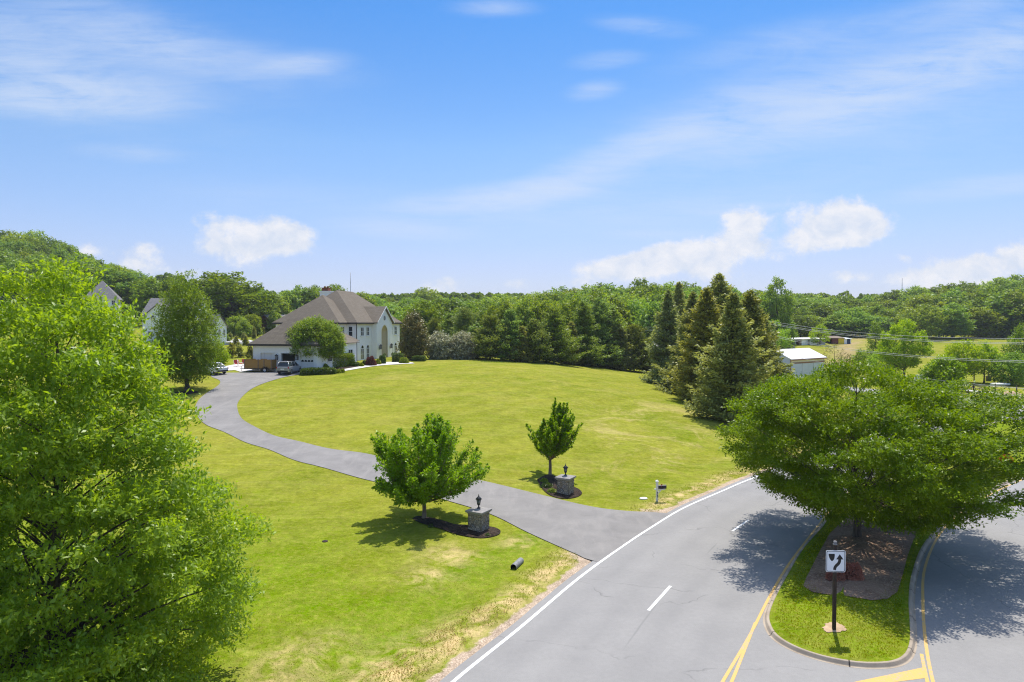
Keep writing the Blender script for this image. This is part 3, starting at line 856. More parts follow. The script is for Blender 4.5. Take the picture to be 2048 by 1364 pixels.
# planted island in the middle of the road
isl_px = [(1640, 1052), (1600, 1097), (1570, 1145), (1545, 1190), (1531, 1225), (1534, 1250), (1550, 1272), (1585, 1293), (1635, 1311), (1690, 1323), (1740, 1328),
          (1790, 1325), (1818, 1311), (1829, 1285), (1829, 1250), (1826, 1200), (1831, 1150), (1852, 1092), (1895, 1040), (1955, 992), (2042, 950)]
isl = [zpt(*p, .13)[:2] for p in isl_px] + [(41 * K, 51.5 * K), (50 * K, 61 * K), (54 * K, 67 * K), (52 * K, 69.5 * K), (46 * K, 66 * K), (34 * K, 54.5 * K), (24.5 * K, 45 * K), (19 * K, 39 * K)]
ISL = catmull(isl + [isl[0]], 14)[:-1]
def inset(poly, d):
    nx = np.roll(poly, -1, 0) - np.roll(poly, 1, 0); tn = unit(nx)
    return poly + np.stack([-tn[:, 1], tn[:, 0]], 1) * d
area = .5 * np.sum(ISL[:, 0] * np.roll(ISL[:, 1], -1) - np.roll(ISL[:, 0], -1) * ISL[:, 1])
if area < 0: ISL = ISL[::-1]
prof = [(-.08, .003), (-.02, .006), (.0, .035), (.045, .125), (.055, .138), (.13, .142), (.155, .13), (.165, .02)]
rings = [inset(ISL, d) for d, _ in prof]; n = len(ISL)
mb = MB()
for (d, z), r in zip(prof, rings): mb.v += [(p[0], p[1], z) for p in r]
for i in range(len(prof) - 1):
    for k in range(n):
        mb.f.append([i * n + k, i * n + (k + 1) % n, (i + 1) * n + (k + 1) % n, (i + 1) * n + k]); mb.m.append(0); mb.sm.append(i != 0)
ko = mb.build('island_kerb', M['kerb'], recalc=False)
set_attr(ko.data, 'arc', np.tile(np.r_[0, np.cumsum(np.linalg.norm(np.diff(ISL, axis=0), axis=1))], len(prof)))
tag(ko, kind='structure')
inn = inset(ISL, .15)
def sd_in(x, y, poly):
    b = np.full(np.shape(x), 1e9)
    for a, c in zip(poly, np.roll(poly, -1, 0)):
        d = c - a; t = np.clip(((x - a[0]) * d[0] + (y - a[1]) * d[1]) / max(d @ d, 1e-9), 0, 1)
        b = np.minimum(b, np.hypot(x - a[0] - t * d[0], y - a[1] - t * d[1]))
    return b
def isl_z(x, y):
    return .128 + .30 * sstep(0, 3.2, sd_in(np.asarray(x, float), np.asarray(y, float), inn))
bm = bmesh.new()
vs = [bm.verts.new((p[0], p[1], .128)) for p in inn]; bm.faces.new(vs)
bmesh.ops.triangulate(bm, faces=bm.faces[:])
for _ in range(5):
    es = [e for e in bm.edges if e.calc_length() > .8]
    if not es: break
    bmesh.ops.subdivide_edges(bm, edges=es, cuts=1, use_grid_fill=False)
    bmesh.ops.triangulate(bm, faces=[f for f in bm.faces if len(f.verts) > 3])
bmesh.ops.recalc_face_normals(bm, faces=bm.faces)
me = bpy.data.meshes.new('island_grass'); bm.to_mesh(me); bm.free()
co = np.array([v.co[:] for v in me.vertices]); zz = isl_z(co[:, 0], co[:, 1])
for v, z in zip(me.vertices, zz): v.co.z = z
for nm in ('dry', 'gravel', 'thin', 'dirt'): set_attr(me, nm, np.zeros(len(co)))
bare = zpt(1668, 1259, .3)
set_attr(me, 'lush', .9 * np.ones(len(co)))
me.polygons.foreach_set('use_smooth', np.ones(len(me.polygons), bool))
tag(link('island_grass', me, M['lawn']), kind='structure')
def isl_off(o): return lambda x, y: isl_z(x, y) + o
def zisl(px, py): return zpt(px, py, .35)
patch('mulch_bed', [zisl(*p)[:2] for p in ((1612, 1150), (1607, 1165), (1625, 1180), (1650, 1187), (1700, 1194), (1745, 1196), (1775, 1190), (1795, 1175), (1806, 1140), (1815, 1105), (1828, 1070), (1850, 1040), (1835, 1020), (1760, 1010), (1700, 1025), (1660, 1060), (1640, 1095))],
      M['mulch_pale'], 0, isl_off(.03), mound=.05)
patch('bare_soil', blob(bare.x + .05, bare.y + .1, .42, .34, seed=4, j=.2), M['dirt'], 0, isl_off(.015), mound=.03)

# driveway
dl = catmull(pts((1168, 1117), (1100, 1086), (1040, 1058), (985, 1030), (900, 1003), (820, 981), (740, 961), (640, 935), (545, 902), (470, 875), (425, 856), (398, 838), (389, 820), (397, 800), (420, 782), (441, 767), (436, 759), (420, 752), (432, 746)), 6)
dr = catmull(pts((1335, 1028), (1270, 1024), (1200, 1017), (1130, 1002), (1060, 985), (985, 966), (900, 949), (800, 926), (700, 903), (600, 884), (530, 864), (492, 845), (475, 822), (477, 802), (497, 782), (530, 766), (570, 754), (615, 747), (640, 741)), 6)
s0, s1 = resample(dl, 160), resample(dr, 160)
def match(a, b, n):
    """pair points of two border lines so that the cross pieces stay square to the way"""
    ia = np.linspace(0, len(a) - 1, n); ib = np.linspace(0, len(b) - 1, n)
    f = lambda p, i: np.stack([np.interp(i, np.arange(len(p)), p[:, k]) for k in range(p.shape[1])], 1)
    return f(a, ia), f(b, ib)
A, B = match(dl, dr, 170)
def smooth(p, k=6):
    q = np.pad(p, ((k, k), (0, 0)), mode='edge'); w_ = np.hanning(2 * k + 3)[1:-1]; w_ /= w_.sum()
    r = np.stack([np.convolve(q[:, i], w_, 'valid') for i in range(p.shape[1])], 1); r[0] = p[0]; r[-1] = p[-1]; return r
A, B = smooth(A), smooth(B)
ext = 2.6
# carry the driveway across the shoulder to the white line
e0 = np.array([EDGE[np.argmin(np.hypot(EDGE[:, 0] - A[0, 0] - 1.0, EDGE[:, 1] - A[0, 1] + .6))], EDGE[np.argmin(np.hypot(EDGE[:, 0] - B[0, 0] - .9, EDGE[:, 1] - B[0, 1] + .9))]])
e0 = e0 + np.array([[-.05, .02], [-.05, .02]])
A = np.vstack([[e0[0][0], e0[0][1], 0], A]); B = np.vstack([[e0[1][0], e0[1][1], 0], B])
strip('driveway', A, B, M['drive'], zfun=lambda x, y: np.maximum(T(x, y) + .035, .004), cross=10)

# pale concrete by the garage, and the curved front walk
patch('concrete_patio', [p[:2] for p in pts((442, 741), (446, 734), (470, 729), (507, 728), (507, 742), (480, 744), (470, 740.5), (455, 741.5))], M['concrete'], .05)
wa = catmull(pts((690, 742.5), (715, 738), (745, 733.2), (775, 730.2), (805, 728.6), (829, 727.3)), 6)
wb = catmull(pts((689, 738.6), (714, 734.4), (742, 729.4), (768, 725), (800, 723.8), (825, 725.6)), 6)
strip('front_walk', wa, wb, M['concrete'], off=.06, cross=3)
# dark planting bed along the house
strip('planting_bed', catmull(pts((600, 751), (640, 749), (676, 745), (700, 740), (740, 732.5), (768, 727)), 5), catmull(pts((634, 741), (655, 733), (690, 730), (712, 727), (745, 722), (772, 718)), 5), M['mulch'], off=.035, cross=3)
# mulch beds of the two entrance pillars
patch('mulch_bed', catmull([p[:2] for p in pts((824, 1038), (838, 1046), (872, 1056), (915, 1070), (960, 1077), (993, 1072), (1001, 1063), (985, 1055), (945, 1052), (905, 1049), (870, 1038), (838, 1033), (824, 1038))], 4)[:-1], M['mulch'], .045, mound=.06)
patch('mulch_bed', catmull([p[:2] for p in pts((1074, 960), (1086, 980), (1102, 992), (1125, 998), (1150, 996), (1164, 988), (1156, 978), (1135, 970), (1112, 954), (1094, 950), (1074, 960))], 4)[:-1], M['mulch'], .045, mound=.06)
q = P(372, 786); patch('mulch_bed', blob(q.x, q.y, 1.3, 1.1, seed=8), M['mulch'], .04, mound=.05)
# ------------------------------------------------------------------ the white house
def hip_roof(mb, x0, x1, y0, y1, z, rise, th=.2):
    w, d = x1 - x0, y1 - y0; h = min(w, d) / 2
    if w >= d: r = [(x0 + h, (y0 + y1) / 2), (x1 - h, (y0 + y1) / 2)]
    else: r = [((x0 + x1) / 2, y0 + h), ((x0 + x1) / 2, y1 - h)]
    v = [(x0, y0, z), (x1, y0, z), (x1, y1, z), (x0, y1, z), (*r[0], z + rise), (*r[1], z + rise)]
    v += [(a, b, z - .05) for a, b, _ in v[:4]]
    f = [(0, 1, 5, 4), (1, 2, 5), (2, 3, 4, 5), (3, 0, 4)] if w >= d else [(0, 1, 4), (1, 2, 5, 4), (2, 3, 5), (3, 0, 4, 5)]
    f += [(9, 8, 7, 6), (0, 6, 7, 1), (1, 7, 8, 2), (2, 8, 9, 3), (3, 9, 6, 0)]
    mb.add(v, f)

def fascia_ring(mb, x0, x1, y0, y1, z, h=.2, t=.06):
    mb.box(x0 - t, y0 - t, z - h, x1 + t, y0, z + .02); mb.box(x0 - t, y1, z - h, x1 + t, y1 + t, z + .02)
    mb.box(x0 - t, y0, z - h, x0, y1, z + .02); mb.box(x1, y0, z - h, x1 + t, y1, z + .02)
    mb.box(x0, y0, z - h, x1, y1, z - h + .04)

def slab_walls(mb, x0, x1, y0, y1, z0, z1, t=.3, skip=()):
    if 'near' not in skip: mb.box(x0, y0, z0, x0 + t, y1, z1)
    if 'far' not in skip: mb.box(x1 - t, y0, z0, x1, y1, z1)
    if 'front' not in skip: mb.box(x0 + t, y0, z0, x1 - t, y0 + t, z1)
    if 'back' not in skip: mb.box(x0 + t, y1 - t, z0, x1 - t, y1, z1)

FRONT = lambda x, y, z: Matrix(((1, 0, 0, x), (0, -1, 0, y), (0, 0, 1, z), (0, 0, 0, 1)))     # wall facing -y
NEAR = lambda x, y, z: Matrix(((0, -1, 0, x), (-1, 0, 0, y), (0, 0, 1, z), (0, 0, 0, 1)))     # wall facing -x
FAR = lambda x, y, z: Matrix(((0, 1, 0, x), (1, 0, 0, y), (0, 0, 1, z), (0, 0, 0, 1)))

def window(parent, Mx, w, h, arch=False, bars=1, cross=True, frame=None, fw=.075, name='window'):
    """frame mesh with its pane as a child; local x right, y outward, z up, origin at the sill's middle"""
    fr = MB(); a = w / 2
    hs = h - a if arch else h
    fr.box(-a - .06, 0, -.10, a + .06, .13, 0, Mx)                               # sill
    fr.box(-a, .0, 0, -a + fw, .085, hs, Mx); fr.box(a - fw, .0, 0, a, .085, hs, Mx)
    fr.box(-a + fw, .0, 0, a - fw, .08, fw, Mx)
    if arch:
        out = [(a * math.cos(t), hs + a * math.sin(t)) for t in np.linspace(0, math.pi, 15)]
        inn_ = [((a - fw) * math.cos(t), hs + (a - fw) * math.sin(t)) for t in np.linspace(math.pi, 0, 15)]
        for i in range(14):
            q = [out[i], out[i + 1], inn_[13 - i], inn_[14 - i]]
            fr.prism(q, .085, Mx)
        fr.box(-a + fw, 0, hs - .04, a - fw, .08, hs + .04, Mx)
    else: fr.box(-a + fw, .0, h - fw, a - fw, .08, h, Mx)
    for b in range(bars):
        xb = -a + w * (b + 1) / (bars + 1)
        fr.box(xb - .028, 0, fw, xb + .028, .075, hs - (.04 if arch else fw), Mx)
    if cross: 
        zc = hs * .5
        fr.box(-a + fw, 0, zc - .022, a - fw, .07, zc + .022, Mx)
    w_ = fr.build(name, frame or M['trim'], parent)
    pn = MB(); i = fw * .6
    if arch:
        poly = [(-a + i, i), (a - i, i)] + [((a - i) * math.cos(t), hs + (a - i) * math.sin(t)) for t in np.linspace(0, math.pi, 15)]
        pn.prism(poly, .03, Mx)
    else: pn.box(-a + i, .0, i, a - i, .03, h - i, Mx)
    pn.build('pane', M['glass'], w_)
    return w_

def wall_lantern(parent, Mx, s=1.0):
    mb = MB()
    mb.box(-.06 * s, 0, -.05 * s, .06 * s, .03, .25 * s, Mx); mb.box(-.02, .02, .28 * s, .02, .2 * s, .32 * s, Mx)
    mb.box(-.11 * s, .09 * s, .0, .11 * s, .31 * s, .03, Mx); mb.box(-.12 * s, .08 * s, .36 * s, .12 * s, .32 * s, .40 * s, Mx)
    for sx in (-1, 1):
        for y in (.1 * s, .28 * s): mb.box(sx * .10 * s - .012, y - .012, .03, sx * .10 * s + .012, y + .012, .36 * s, Mx)
    mb.add([Mx @ Vector(p) for p in ((-.13 * s, .07 * s, .40 * s), (.13 * s, .07 * s, .40 * s), (.13 * s, .33 * s, .40 * s), (-.13 * s, .33 * s, .40 * s), (0, .2 * s, .56 * s))],
           [(0, 1, 4), (1, 2, 4), (2, 3, 4), (3, 0, 4), (3, 2, 1, 0)])
    l = mb.build('wall_lantern', M['black_metal'], parent)
    g = MB(); g.box(-.085 * s, .115 * s, .035, .085 * s, .265 * s, .355 * s, Mx); g.build('lamp_glass', M['lamp_glass'], l)
    return l

def main_house():
    ux, uy = .2, .98
    h = empty('white_house', (-23.3 * K, 102 * K, 4.0 * K), math.atan2(uy, ux), 'two storey white painted brick house with brown hip roof and arched entrance behind the lawn', 'house')
    h.scale = (K, K, K)
    E = 5.95; ea = 9.14; ah = 1.25; sp = 4.3
    w = MB()
    t = .3
    # main block: front wall leaves the entrance recess open
    slab_walls(w, 0, 18, 0, 12, -1.2, E, t, ('front',))
    w.box(t, 0, -1.2, ea - ah - .3, t, E); w.box(ea + ah + .3, 0, -1.2, 18 - t, t, E); w.box(ea - ah - .3, 0, sp + ah + .25, ea + ah + .3, t, E)
    # wing toward the drive
    w.box(-2.64, 1.62, -1.2, -2.34, 11.6, E); w.box(-2.34, 1.62, -1.2, -.003, 1.92, E); w.box(-2.34, 11.3, -1.2, -.003, 11.6, E)
    # portico
    pw = [(5.88, -1.2), (ea - ah, -1.2), (ea - ah, sp)] + [(ea - ah * math.cos(a), sp + ah * math.sin(a)) for a in np.linspace(0, math.pi, 19)[1:-1]] + [(ea + ah, sp), (ea + ah, -1.2), (12.4, -1.2), (12.4, 6.0), (ea, 8.32), (5.88, 6.0)]
    w.prism(pw, .32, Matrix.Translation((0, -.8, 0)))
    w.box(5.88, -.48, -1.2, 6.18, -.002, 6.0); w.box(12.1, -.48, -1.2, 12.4, -.002, 6.0)
    w.build('wall', M['brick_white'], h)
    # garage block with its door openings, and the low link to the wing
    gx0, gx1, gy0, gy1, gE = -18.46, -11.46, -3.18, 5.42, 3.3
    gw = MB()
    doors = [(4.35, 2.5), (1.55, -.35), (-1.05, -2.75)]           # y ranges of the three openings
    ys = [gy1] + [v for d in doors for v in d] + [gy0]
    for a, b in zip(ys[0::2], ys[1::2]): gw.box(gx0, b, -1.2, gx0 + t, a, gE)
    for a, b in doors: gw.box(gx0, b, 2.2, gx0 + t, a, gE)
    slab_walls(gw, gx0, gx1, gy0, gy1, -1.2, gE, t, ('near',))
    gw.box(gx1 + .002, -1.2, -1.2, -2.7, 4.4, 3.25)
    gw.build('garage_wall', M['brick_white'], h)
    bay = MB(); bay.box(gx1 + .002, -3.5, -1.2, -7.6, -1.2, 3.2); bay.build('bay_wall', M['brick_white'], h)
    for k, (a, b) in enumerate(doors):
        if k == 1:
            fl = MB(); fl.box(gx0 + .3, gy0 + .3, -.2, gx1 - .3, gy1 - .3, 0.02); fl.build('garage_floor', M['concrete'], h); continue
        d = MB()
        for r in range(4):
            for c in range(4):
                ww = (a - b) / 4; d.box(gx0 + .14, b + c * ww + .02, .03 + r * .54, gx0 + .19, b + (c + 1) * ww - .02, .03 + r * .54 + .52)
        d.box(gx0 + .17, b, 0, gx0 + .22, a, 2.2)
        dd = d.build('garage_door', M['trim'], h)
        if k == 0: dd['label'] = 'closed white garage door with a row of small windows'
        for c in range(4):
            ww = (a - b) / 4; pn = MB(); y_ = b + (c + .5) * ww
            pn.prism([(-.17, 0), (.17, 0), (.17, .14), (0, .25), (-.17, .14)], .02, NEAR(gx0 + .14, y_, 1.18)); pn.build('door_window', M['glass'], dd)
    tr = MB()
    for a, b in doors:
        tr.box(gx0 - .03, a, 0, gx0 - .003, a + .12, 2.32); tr.box(gx0 - .03, b - .12, 0, gx0 - .003, b, 2.32); tr.box(gx0 - .03, b, 2.2, gx0 - .003, a, 2.32)
    tr.build('door_trim', M['trim'], h)
    wall_lantern(h, NEAR(gx0, 2.05, 1.45), 1.2); wall_lantern(h, NEAR(gx0, -.7, 1.45), 1.2)
    # roofs
    o = .38
    r = MB(); hip_roof(r, -o, 18 + o, -o, 12 + o, E + .06, 4.85 + .3)
    main_roof = r.build('roof', M['shingle'], h)
    r = MB(); hip_roof(r, -2.64 - o, 8.2, 1.62 - o, 11.6 + o, E + .055, 4.0 + .25); r.build('wing_roof', M['shingle'], h)
    r = MB()
    pa, pb = 5.88 - .34, 12.4 + .34; zt = E + .06
    r.add([(pa, -1.12, zt), (ea, -1.12, 8.62), (pb, -1.12, zt), (pa, 1.5, zt), (ea, 5.2, 8.62), (pb, 1.5, zt), (pa, -1.12, zt - .14), (ea, -1.12, 8.46), (pb, -1.12, zt - .14), (pa, 1.5, zt - .14), (ea, 5.2, 8.46), (pb, 1.5, zt - .14)],
          [(0, 3, 4, 1), (1, 4, 5, 2), (6, 7, 10, 9), (7, 8, 11, 10), (0, 1, 7, 6), (1, 2, 8, 7), (0, 6, 9, 3), (2, 5, 11, 8)])
    r.build('portico_roof', M['shingle'], h)
    bg = MB()
    for s in (-1, 1):
        e = pa if s < 0 else pb
        bg.add([(e, -1.16, zt - .17), (e, -1.16, zt + .03), (ea, -1.16, 8.65), (ea, -1.16, 8.42), (e, -1.122, zt - .17), (e, -1.122, zt + .03), (ea, -1.122, 8.65), (ea, -1.122, 8.42)],
               [(0, 1, 2, 3), (7, 6, 5, 4), (0, 4, 5, 1), (1, 5, 6, 2), (3, 2, 6, 7), (0, 3, 7, 4)])
    bg.build('bargeboard', M['trim'], h)
    r = MB(); hip_roof(r, gx0 - o, gx1 + o, gy0 - o, gy1 + o, gE + .06, 3.35); r.build('garage_roof', M['shingle'], h)
    r = MB(); hip_roof(r, gx1 - 1.5, -2.2, -1.2 - o, 4.4 + o, gE + .05, 2.2); r.build('link_roof', M['shingle'], h)
    r = MB(); hip_roof(r, gx1 - .2, -7.3, -3.85, 1.5, 3.3, .95); r.build('bay_roof', M['shingle'], h)
    f = MB(); fascia_ring(f, -o, 18 + o, -o, 12 + o, E); f.build('eaves', M['fascia'], h)
    f = MB(); fascia_ring(f, -2.64 - o, .5, 1.62 - o, 11.6 + o, E - .004); f.build('wing_eaves', M['fascia'], h)
    f = MB(); fascia_ring(f, gx0 - o, gx1 + o, gy0 - o, gy1 + o, gE); f.build('garage_eaves', M['fascia'], h)
    f = MB(); f.tube([(-.12, -.12, E - .2), (-.06, -.12, E - .7), (-.06, -.12, -.6)], .07, 6); f.build('downpipe', M['fascia'], h)
    f = MB(); f.tube([(gx0 - .2, gy1 + .2, gE - .15), (gx0 - .1, gy1 + .05, gE - .5), (gx0 - .1, gy1 + .05, -.6)], .055, 6); f.build('downpipe', M['fascia'], h)
    # chimney
    c = MB(); c.box(7.9, 8.1, 6.6, 9.1, 9.9, 11.0); c.box(7.8, 8.0, 11.0, 9.2, 10.0, 11.15)
    ch = c.build('chimney', M['brick_white'], h)
    cp = MB(); cp.box(8.05, 8.5, 11.15, 8.95, 9.6, 11.6); cp.box(7.98, 8.43, 11.6, 9.02, 9.67, 11.7); cp.tube([(8.5, 8.8, 11.7), (8.5, 8.8, 11.95)], .13, 8); cp.tube([(8.5, 9.3, 11.7), (8.5, 9.3, 11.95)], .13, 8); cp.build('chimney_cap', M['red_brick'], ch)
    # windows of the entrance front
    for x in (2.13, 4.18, 13.9, 15.95):
        window(h, FRONT(x, 0, 3.94), 1.12, 1.36)
        window(h, FRONT(x, 0, .32), 1.12, 2.26, True)
    # drive side windows
    window(h, NEAR(0, .85, 3.92), .72, 1.5, bars=0); window(h, FRONT(-1.3, 1.62, 3.92), 1.15, 1.5)
    window(h, NEAR(-2.64, 3.6, 3.92), .95, 1.5); window(h, NEAR(-2.64, 6.6, 3.92), .95, 1.5)
    window(h, FRONT(-9.6, -3.5, .8), 1.3, 1.6); window(h, FRONT(-15.0, gy0, 1.0), 1.2, 1.4)
    # round gable window
    rw = MB(); Mx = FRONT(ea, -.8, 6.72)
    for i in range(20):
        a0, a1 = 2 * math.pi * i / 20, 2 * math.pi * (i + 1) / 20
        rw.prism([(.46 * math.cos(a0), .46 * math.sin(a0)), (.46 * math.cos(a1), .46 * math.sin(a1)), (.39 * math.cos(a1), .39 * math.sin(a1)), (.39 * math.cos(a0), .39 * math.sin(a0))], .06, Mx)
    rw.box(-.39, 0, -.02, .39, .05, .02, Mx); rw.box(-.02, 0, -.39, .02, .052, .39, Mx)
    q = rw.build('round_window', M['trim'], h)
    pn = MB(); pn.prism([(.41 * math.cos(a), .41 * math.sin(a)) for a in np.linspace(0, 2 * math.pi, 20, False)], .03, Mx); pn.build('pane', M['glass'], q)
    # entrance recess: arched tunnel, back wall, door with fanlight
    tn = MB(); prof = [(ea - ah, -.3), (ea - ah, sp)] + [(ea - ah * math.cos(a), sp + ah * math.sin(a)) for a in np.linspace(0, math.pi, 19)[1:-1]] + [(ea + ah, sp), (ea + ah, -.3)]
    n = len(prof)
    tn.add([(x, -.815, z) for x, z in prof] + [(x, 1.1, z) for x, z in prof] + [(x + (.1 if x > ea else -.1), -.815, z + (.1 if z > sp else 0)) for x, z in prof],
           [(i, i + 1, n + i + 1, n + i) for i in range(n - 1)] + [(2 * n + i, 2 * n + i + 1, i + 1, i) for i in range(n - 1)])
    tn.box(ea - ah - .1, 1.1, -.3, ea + ah + .1, 1.2, sp + ah + .1)
    tn.build('entrance_recess', M['cream'], h, recalc=False)
    window(h, FRONT(ea, 1.1, 2.75), 1.9, 2.75, True, bars=2)
    d = MB(); d.box(-.62, 0, 0, .62, .06, 2.35, FRONT(ea, 1.1, .1))
    for s in (-1, 1):
        for z0, z1 in ((.25, .95), (1.1, 2.1)): d.box(s * .3 - .2, .06, z0, s * .3 + .2, .085, z1, FRONT(ea, 1.1, .1))
    dd = d.build('front_door', M['door_wood'], h)
    kb = MB(); kb.lathe([(0, 0), (.03, .01), (.03, .05), (0, .07)], n=8, M=FRONT(ea + .5, 1.03, 1.1) @ Matrix.Rotation(-math.pi / 2, 4, 'X')); kb.build('handle', M['copper'], dd)
    wall_lantern(h, FRONT(6.85, -.8, 1.75), 1.5); wall_lantern(h, FRONT(11.45, -.8, 1.75), 1.5)
    st = MB()
    for i in range(3): st.box(ea - 2.1 - .35 * i, -1.9 - .38 * i, -.6, ea + 2.1 + .35 * i, -.81 if i == 0 else -1.9 - .38 * (i - 1), .12 - .15 * i)
    st.box(ea - ah, -.805, -.5, ea + ah, 1.1, .11)
    st.build('steps', M['concrete'], h)
    return h
HOUSE = main_house()
HM = Matrix.Translation((-23.3 * K, 102 * K, 4.0 * K)) @ Matrix.Rotation(math.atan2(.98, .2), 4, 'Z') @ Matrix.Scale(K, 4)
def hp(x, y, z=0.0): return HM @ Vector((x, y, z))

def urn_planter(loc, label):
    e = empty('planter', loc, 0, label, 'planter', 'urn planters on the entrance steps')
    u = MB(); u.lathe([(0, 0), (.20, 0), (.22, .05), (.10, .12), (.09, .22), (.22, .34), (.30, .55), (.33, .62), (.29, .62), (.26, .56), (0, .55)], n=18); u.build('urn', M['trim'], e)
    o = link('plant', bush(77, .34, .34, .62, 500, .10, .05, M['leaf_box']), [], e); o.location = (0, 0, .54)
for i, dx in enumerate((-1.75, 1.75)):
    urn_planter(hp(9.14 + dx, -1.5, .12), ('white urn planter with a round shrub at the near side of the arched entrance', 'white urn planter with a round shrub at the far side of the arched entrance')[i])
def bench():
    e = empty('garden_bench', hp(12.0, -2.4, -.3), math.atan2(.98, .2) , 'white garden bench beside the entrance steps of the white house', 'bench')
    s = MB(); 
    for i in range(4): s.box(-.75, -.22 + i * .115, .42, .75, -.13 + i * .115, .46)
    s.build('seat', M['trim'], e)
    b = MB(); b.box(-.75, .24, .85, .75, .28, .95); b.box(-.75, .24, .5, .75, .28, .56)
    for i in range(9): b.box(-.72 + i * .17, .245, .5, -.66 + i * .17, .275, .9)
    b.build('backrest', M['trim'], e)
    for sx in (-.7, .7):
        for sy in (-.2, .25):
            l = MB(); l.box(sx - .03, sy - .03, -.05, sx + .03, sy + .03, .42 if sy < 0 else .9); l.build('leg', M['trim'], e)
bench()

# ------------------------------------------------------------------ pillars, mailbox, pipe, sign
def pillar(px, py, rz, label, s=1.0):
    q = P(px, py)
    e = empty('stone_pillar', q, rz, label, 'gate pillar', 'stone pillars at the driveway entrance'); e.scale = (s, s, s)
    b = MB(); b.frustum(0, 0, -.15, .98, .43, .43, .43, .43)
    o = b.build('shaft', M['stone'], e, bevel=.03)
    # rough stone faces
    bm = bmesh.new(); bm.from_mesh(o.data); bmesh.ops.subdivide_edges(bm, edges=bm.edges[:], cuts=9, use_grid_fill=True)
    g = np.random.default_rng(3)
    for v in bm.verts: v.co += Vector(g.normal(size=3)) * .008
    bm.to_mesh(o.data); bm.free()
    c = MB(); c.frustum(0, 0, .98, 1.05, .47, .47, .50, .50); c.frustum(0, 0, 1.05, 1.15, .54, .54, .55, .55); c.frustum(0, 0, 1.15, 1.23, .55, .55, .16, .16)
    c.build('capstone', M['capstone'], e, bevel=.008)
    l = MB(); z = 1.22
    l.lathe([(0, z), (.11, z), (.11, z + .03), (.05, z + .06), (.035, z + .16), (.06, z + .19), (.085, z + .21), (.10, z + .24), (0, z + .24)], n=14)
    for k in range(6):
        a = k * math.pi / 3; l.tube([(.085 * math.cos(a), .085 * math.sin(a), z + .23), (.135 * math.cos(a), .135 * math.sin(a), z + .50)], .011, 5)
    l.lathe([(.145, z + .49), (.15, z + .51), (.19, z + .52), (.12, z + .60), (.05, z + .66), (.03, z + .68), (.035, z + .71), (.012, z + .74), (.018, z + .77), (0, z + .82)], n=12)
    lo = l.build('lantern', M['black_metal'], e)
    g = MB(); g.lathe([(0, z + .235), (.075, z + .235), (.122, z + .495), (0, z + .495)], n=6); g.build('lamp_glass', M['lamp_glass'], lo)
    return e
pillar(957.5, 1060, R(-31), 'stone pillar with black lantern at the near side of the driveway, beside the wide bushy tree', .98)
pillar(1131, 987, R(-30), 'stone pillar with black lantern at the far side of the driveway, beside the slim upright tree', .98)

def mailbox():
    q = P(1314, 1003)
    e = empty('mailbox', q, R(4), 'black mailbox on a white post beside the road edge', 'mailbox')
    p = MB(); p.box(-.065, -.065, -.2, .065, .065, 1.28); p.frustum(0, 0, 1.28, 1.31, .10, .10, .10, .10); p.frustum(0, 0, 1.31, 1.40, .10, .10, .01, .01)
    p.build('post', M['trim'], e, bevel=.004)
    a = MB(); a.box(.066, -.05, .74, .52, .05, .82); a.add([(.066, -.03, .50), (.066, .03, .50), (.30, .03, .739), (.30, -.03, .739), (.066, -.03, .58), (.066, .03, .58), (.22, .03, .739), (.22, -.03, .739)], [(0, 1, 2, 3), (7, 6, 5, 4), (0, 3, 7, 4), (1, 5, 6, 2), (0, 4, 5, 1), (3, 2, 6, 7)])
    a.box(-.16, -.05, .76, -.066, .05, .82)
    a.build('bracket', M['trim'], e)
    b = MB(); prof = [(-.10, .84), (.10, .84), (.10, .97)] + [(.10 * math.cos(t), .97 + .10 * math.sin(t)) for t in np.linspace(0, math.pi, 11)[1:-1]] + [(-.10, .97)]
    b.prism(prof, .52, Matrix(((0, 1, 0, .07), (1, 0, 0, 0), (0, 0, 1, 0), (0, 0, 0, 1))))
    bo = b.build('letter_box', M['black_metal'], e, bevel=.004)
    f = MB(); f.box(.22, -.118, .95, .25, -.106, 1.14); f.box(.25, -.118, 1.08, .32, -.106, 1.14); f.build('flag', M['tail_red'], bo)
    for i in range(4):
        d = MB(); d.box(-.03, -.072, .28 + i * .10, .03, -.067, .345 + i * .10); d.build('number_plate', M['sign_black'], e)
mailbox()

def culvert():
    a, b = P(1027, 1139), P(1046, 1121)
    d = (b - a); d.z *= .6; d.normalize()
    e = empty('culvert_pipe', a, 0, 'short grey corrugated drain pipe lying in the grass ditch beside the driveway', 'drain pipe')
    o = MB(); L = .95; c0 = Vector((0, 0, .10)); n = 26
    pp = [c0 + d * (L * i / n) for i in range(n + 1)]; rr = [.145 + (.010 if i % 2 else 0) for i in range(n + 1)]
    o.tube(pp, rr, 18, caps=False); o.build('outer_shell', M['plastic_grey'], e)
    i_ = MB(); i_.tube([c0 - d * .01, c0 + d * .9], [.128, .126], 18, caps=False)
    nrm = d.cross(Vector((0, 0, 1))).normalized(); up = nrm.cross(d)
    ring = []
    for k in range(18):
        t = 2 * math.pi * k / 18; v = nrm * math.cos(t) + up * math.sin(t); ring.append((v * .129, v * .152))
    i_.add([c0 - d * .012 + r[0] for r in ring] + [c0 - d * .012 + r[1] for r in ring], [(k, (k + 1) % 18, 18 + (k + 1) % 18, 18 + k) for k in range(18)])
    i_.add([c0 + d * .88 + r[0] for r in ring], [tuple(range(18))])
    i_.build('pipe_mouth', M['plastic_black'], e, recalc=False)
culvert()
q = P(1287, 998); mb = MB(); mb.lathe([(0, .0), (.21, .0), (.22, .05), (.17, .085), (0, .09)], n=12, M=Matrix.Scale(1.3, 4, Vector((1, .4, 0)).normalized()))
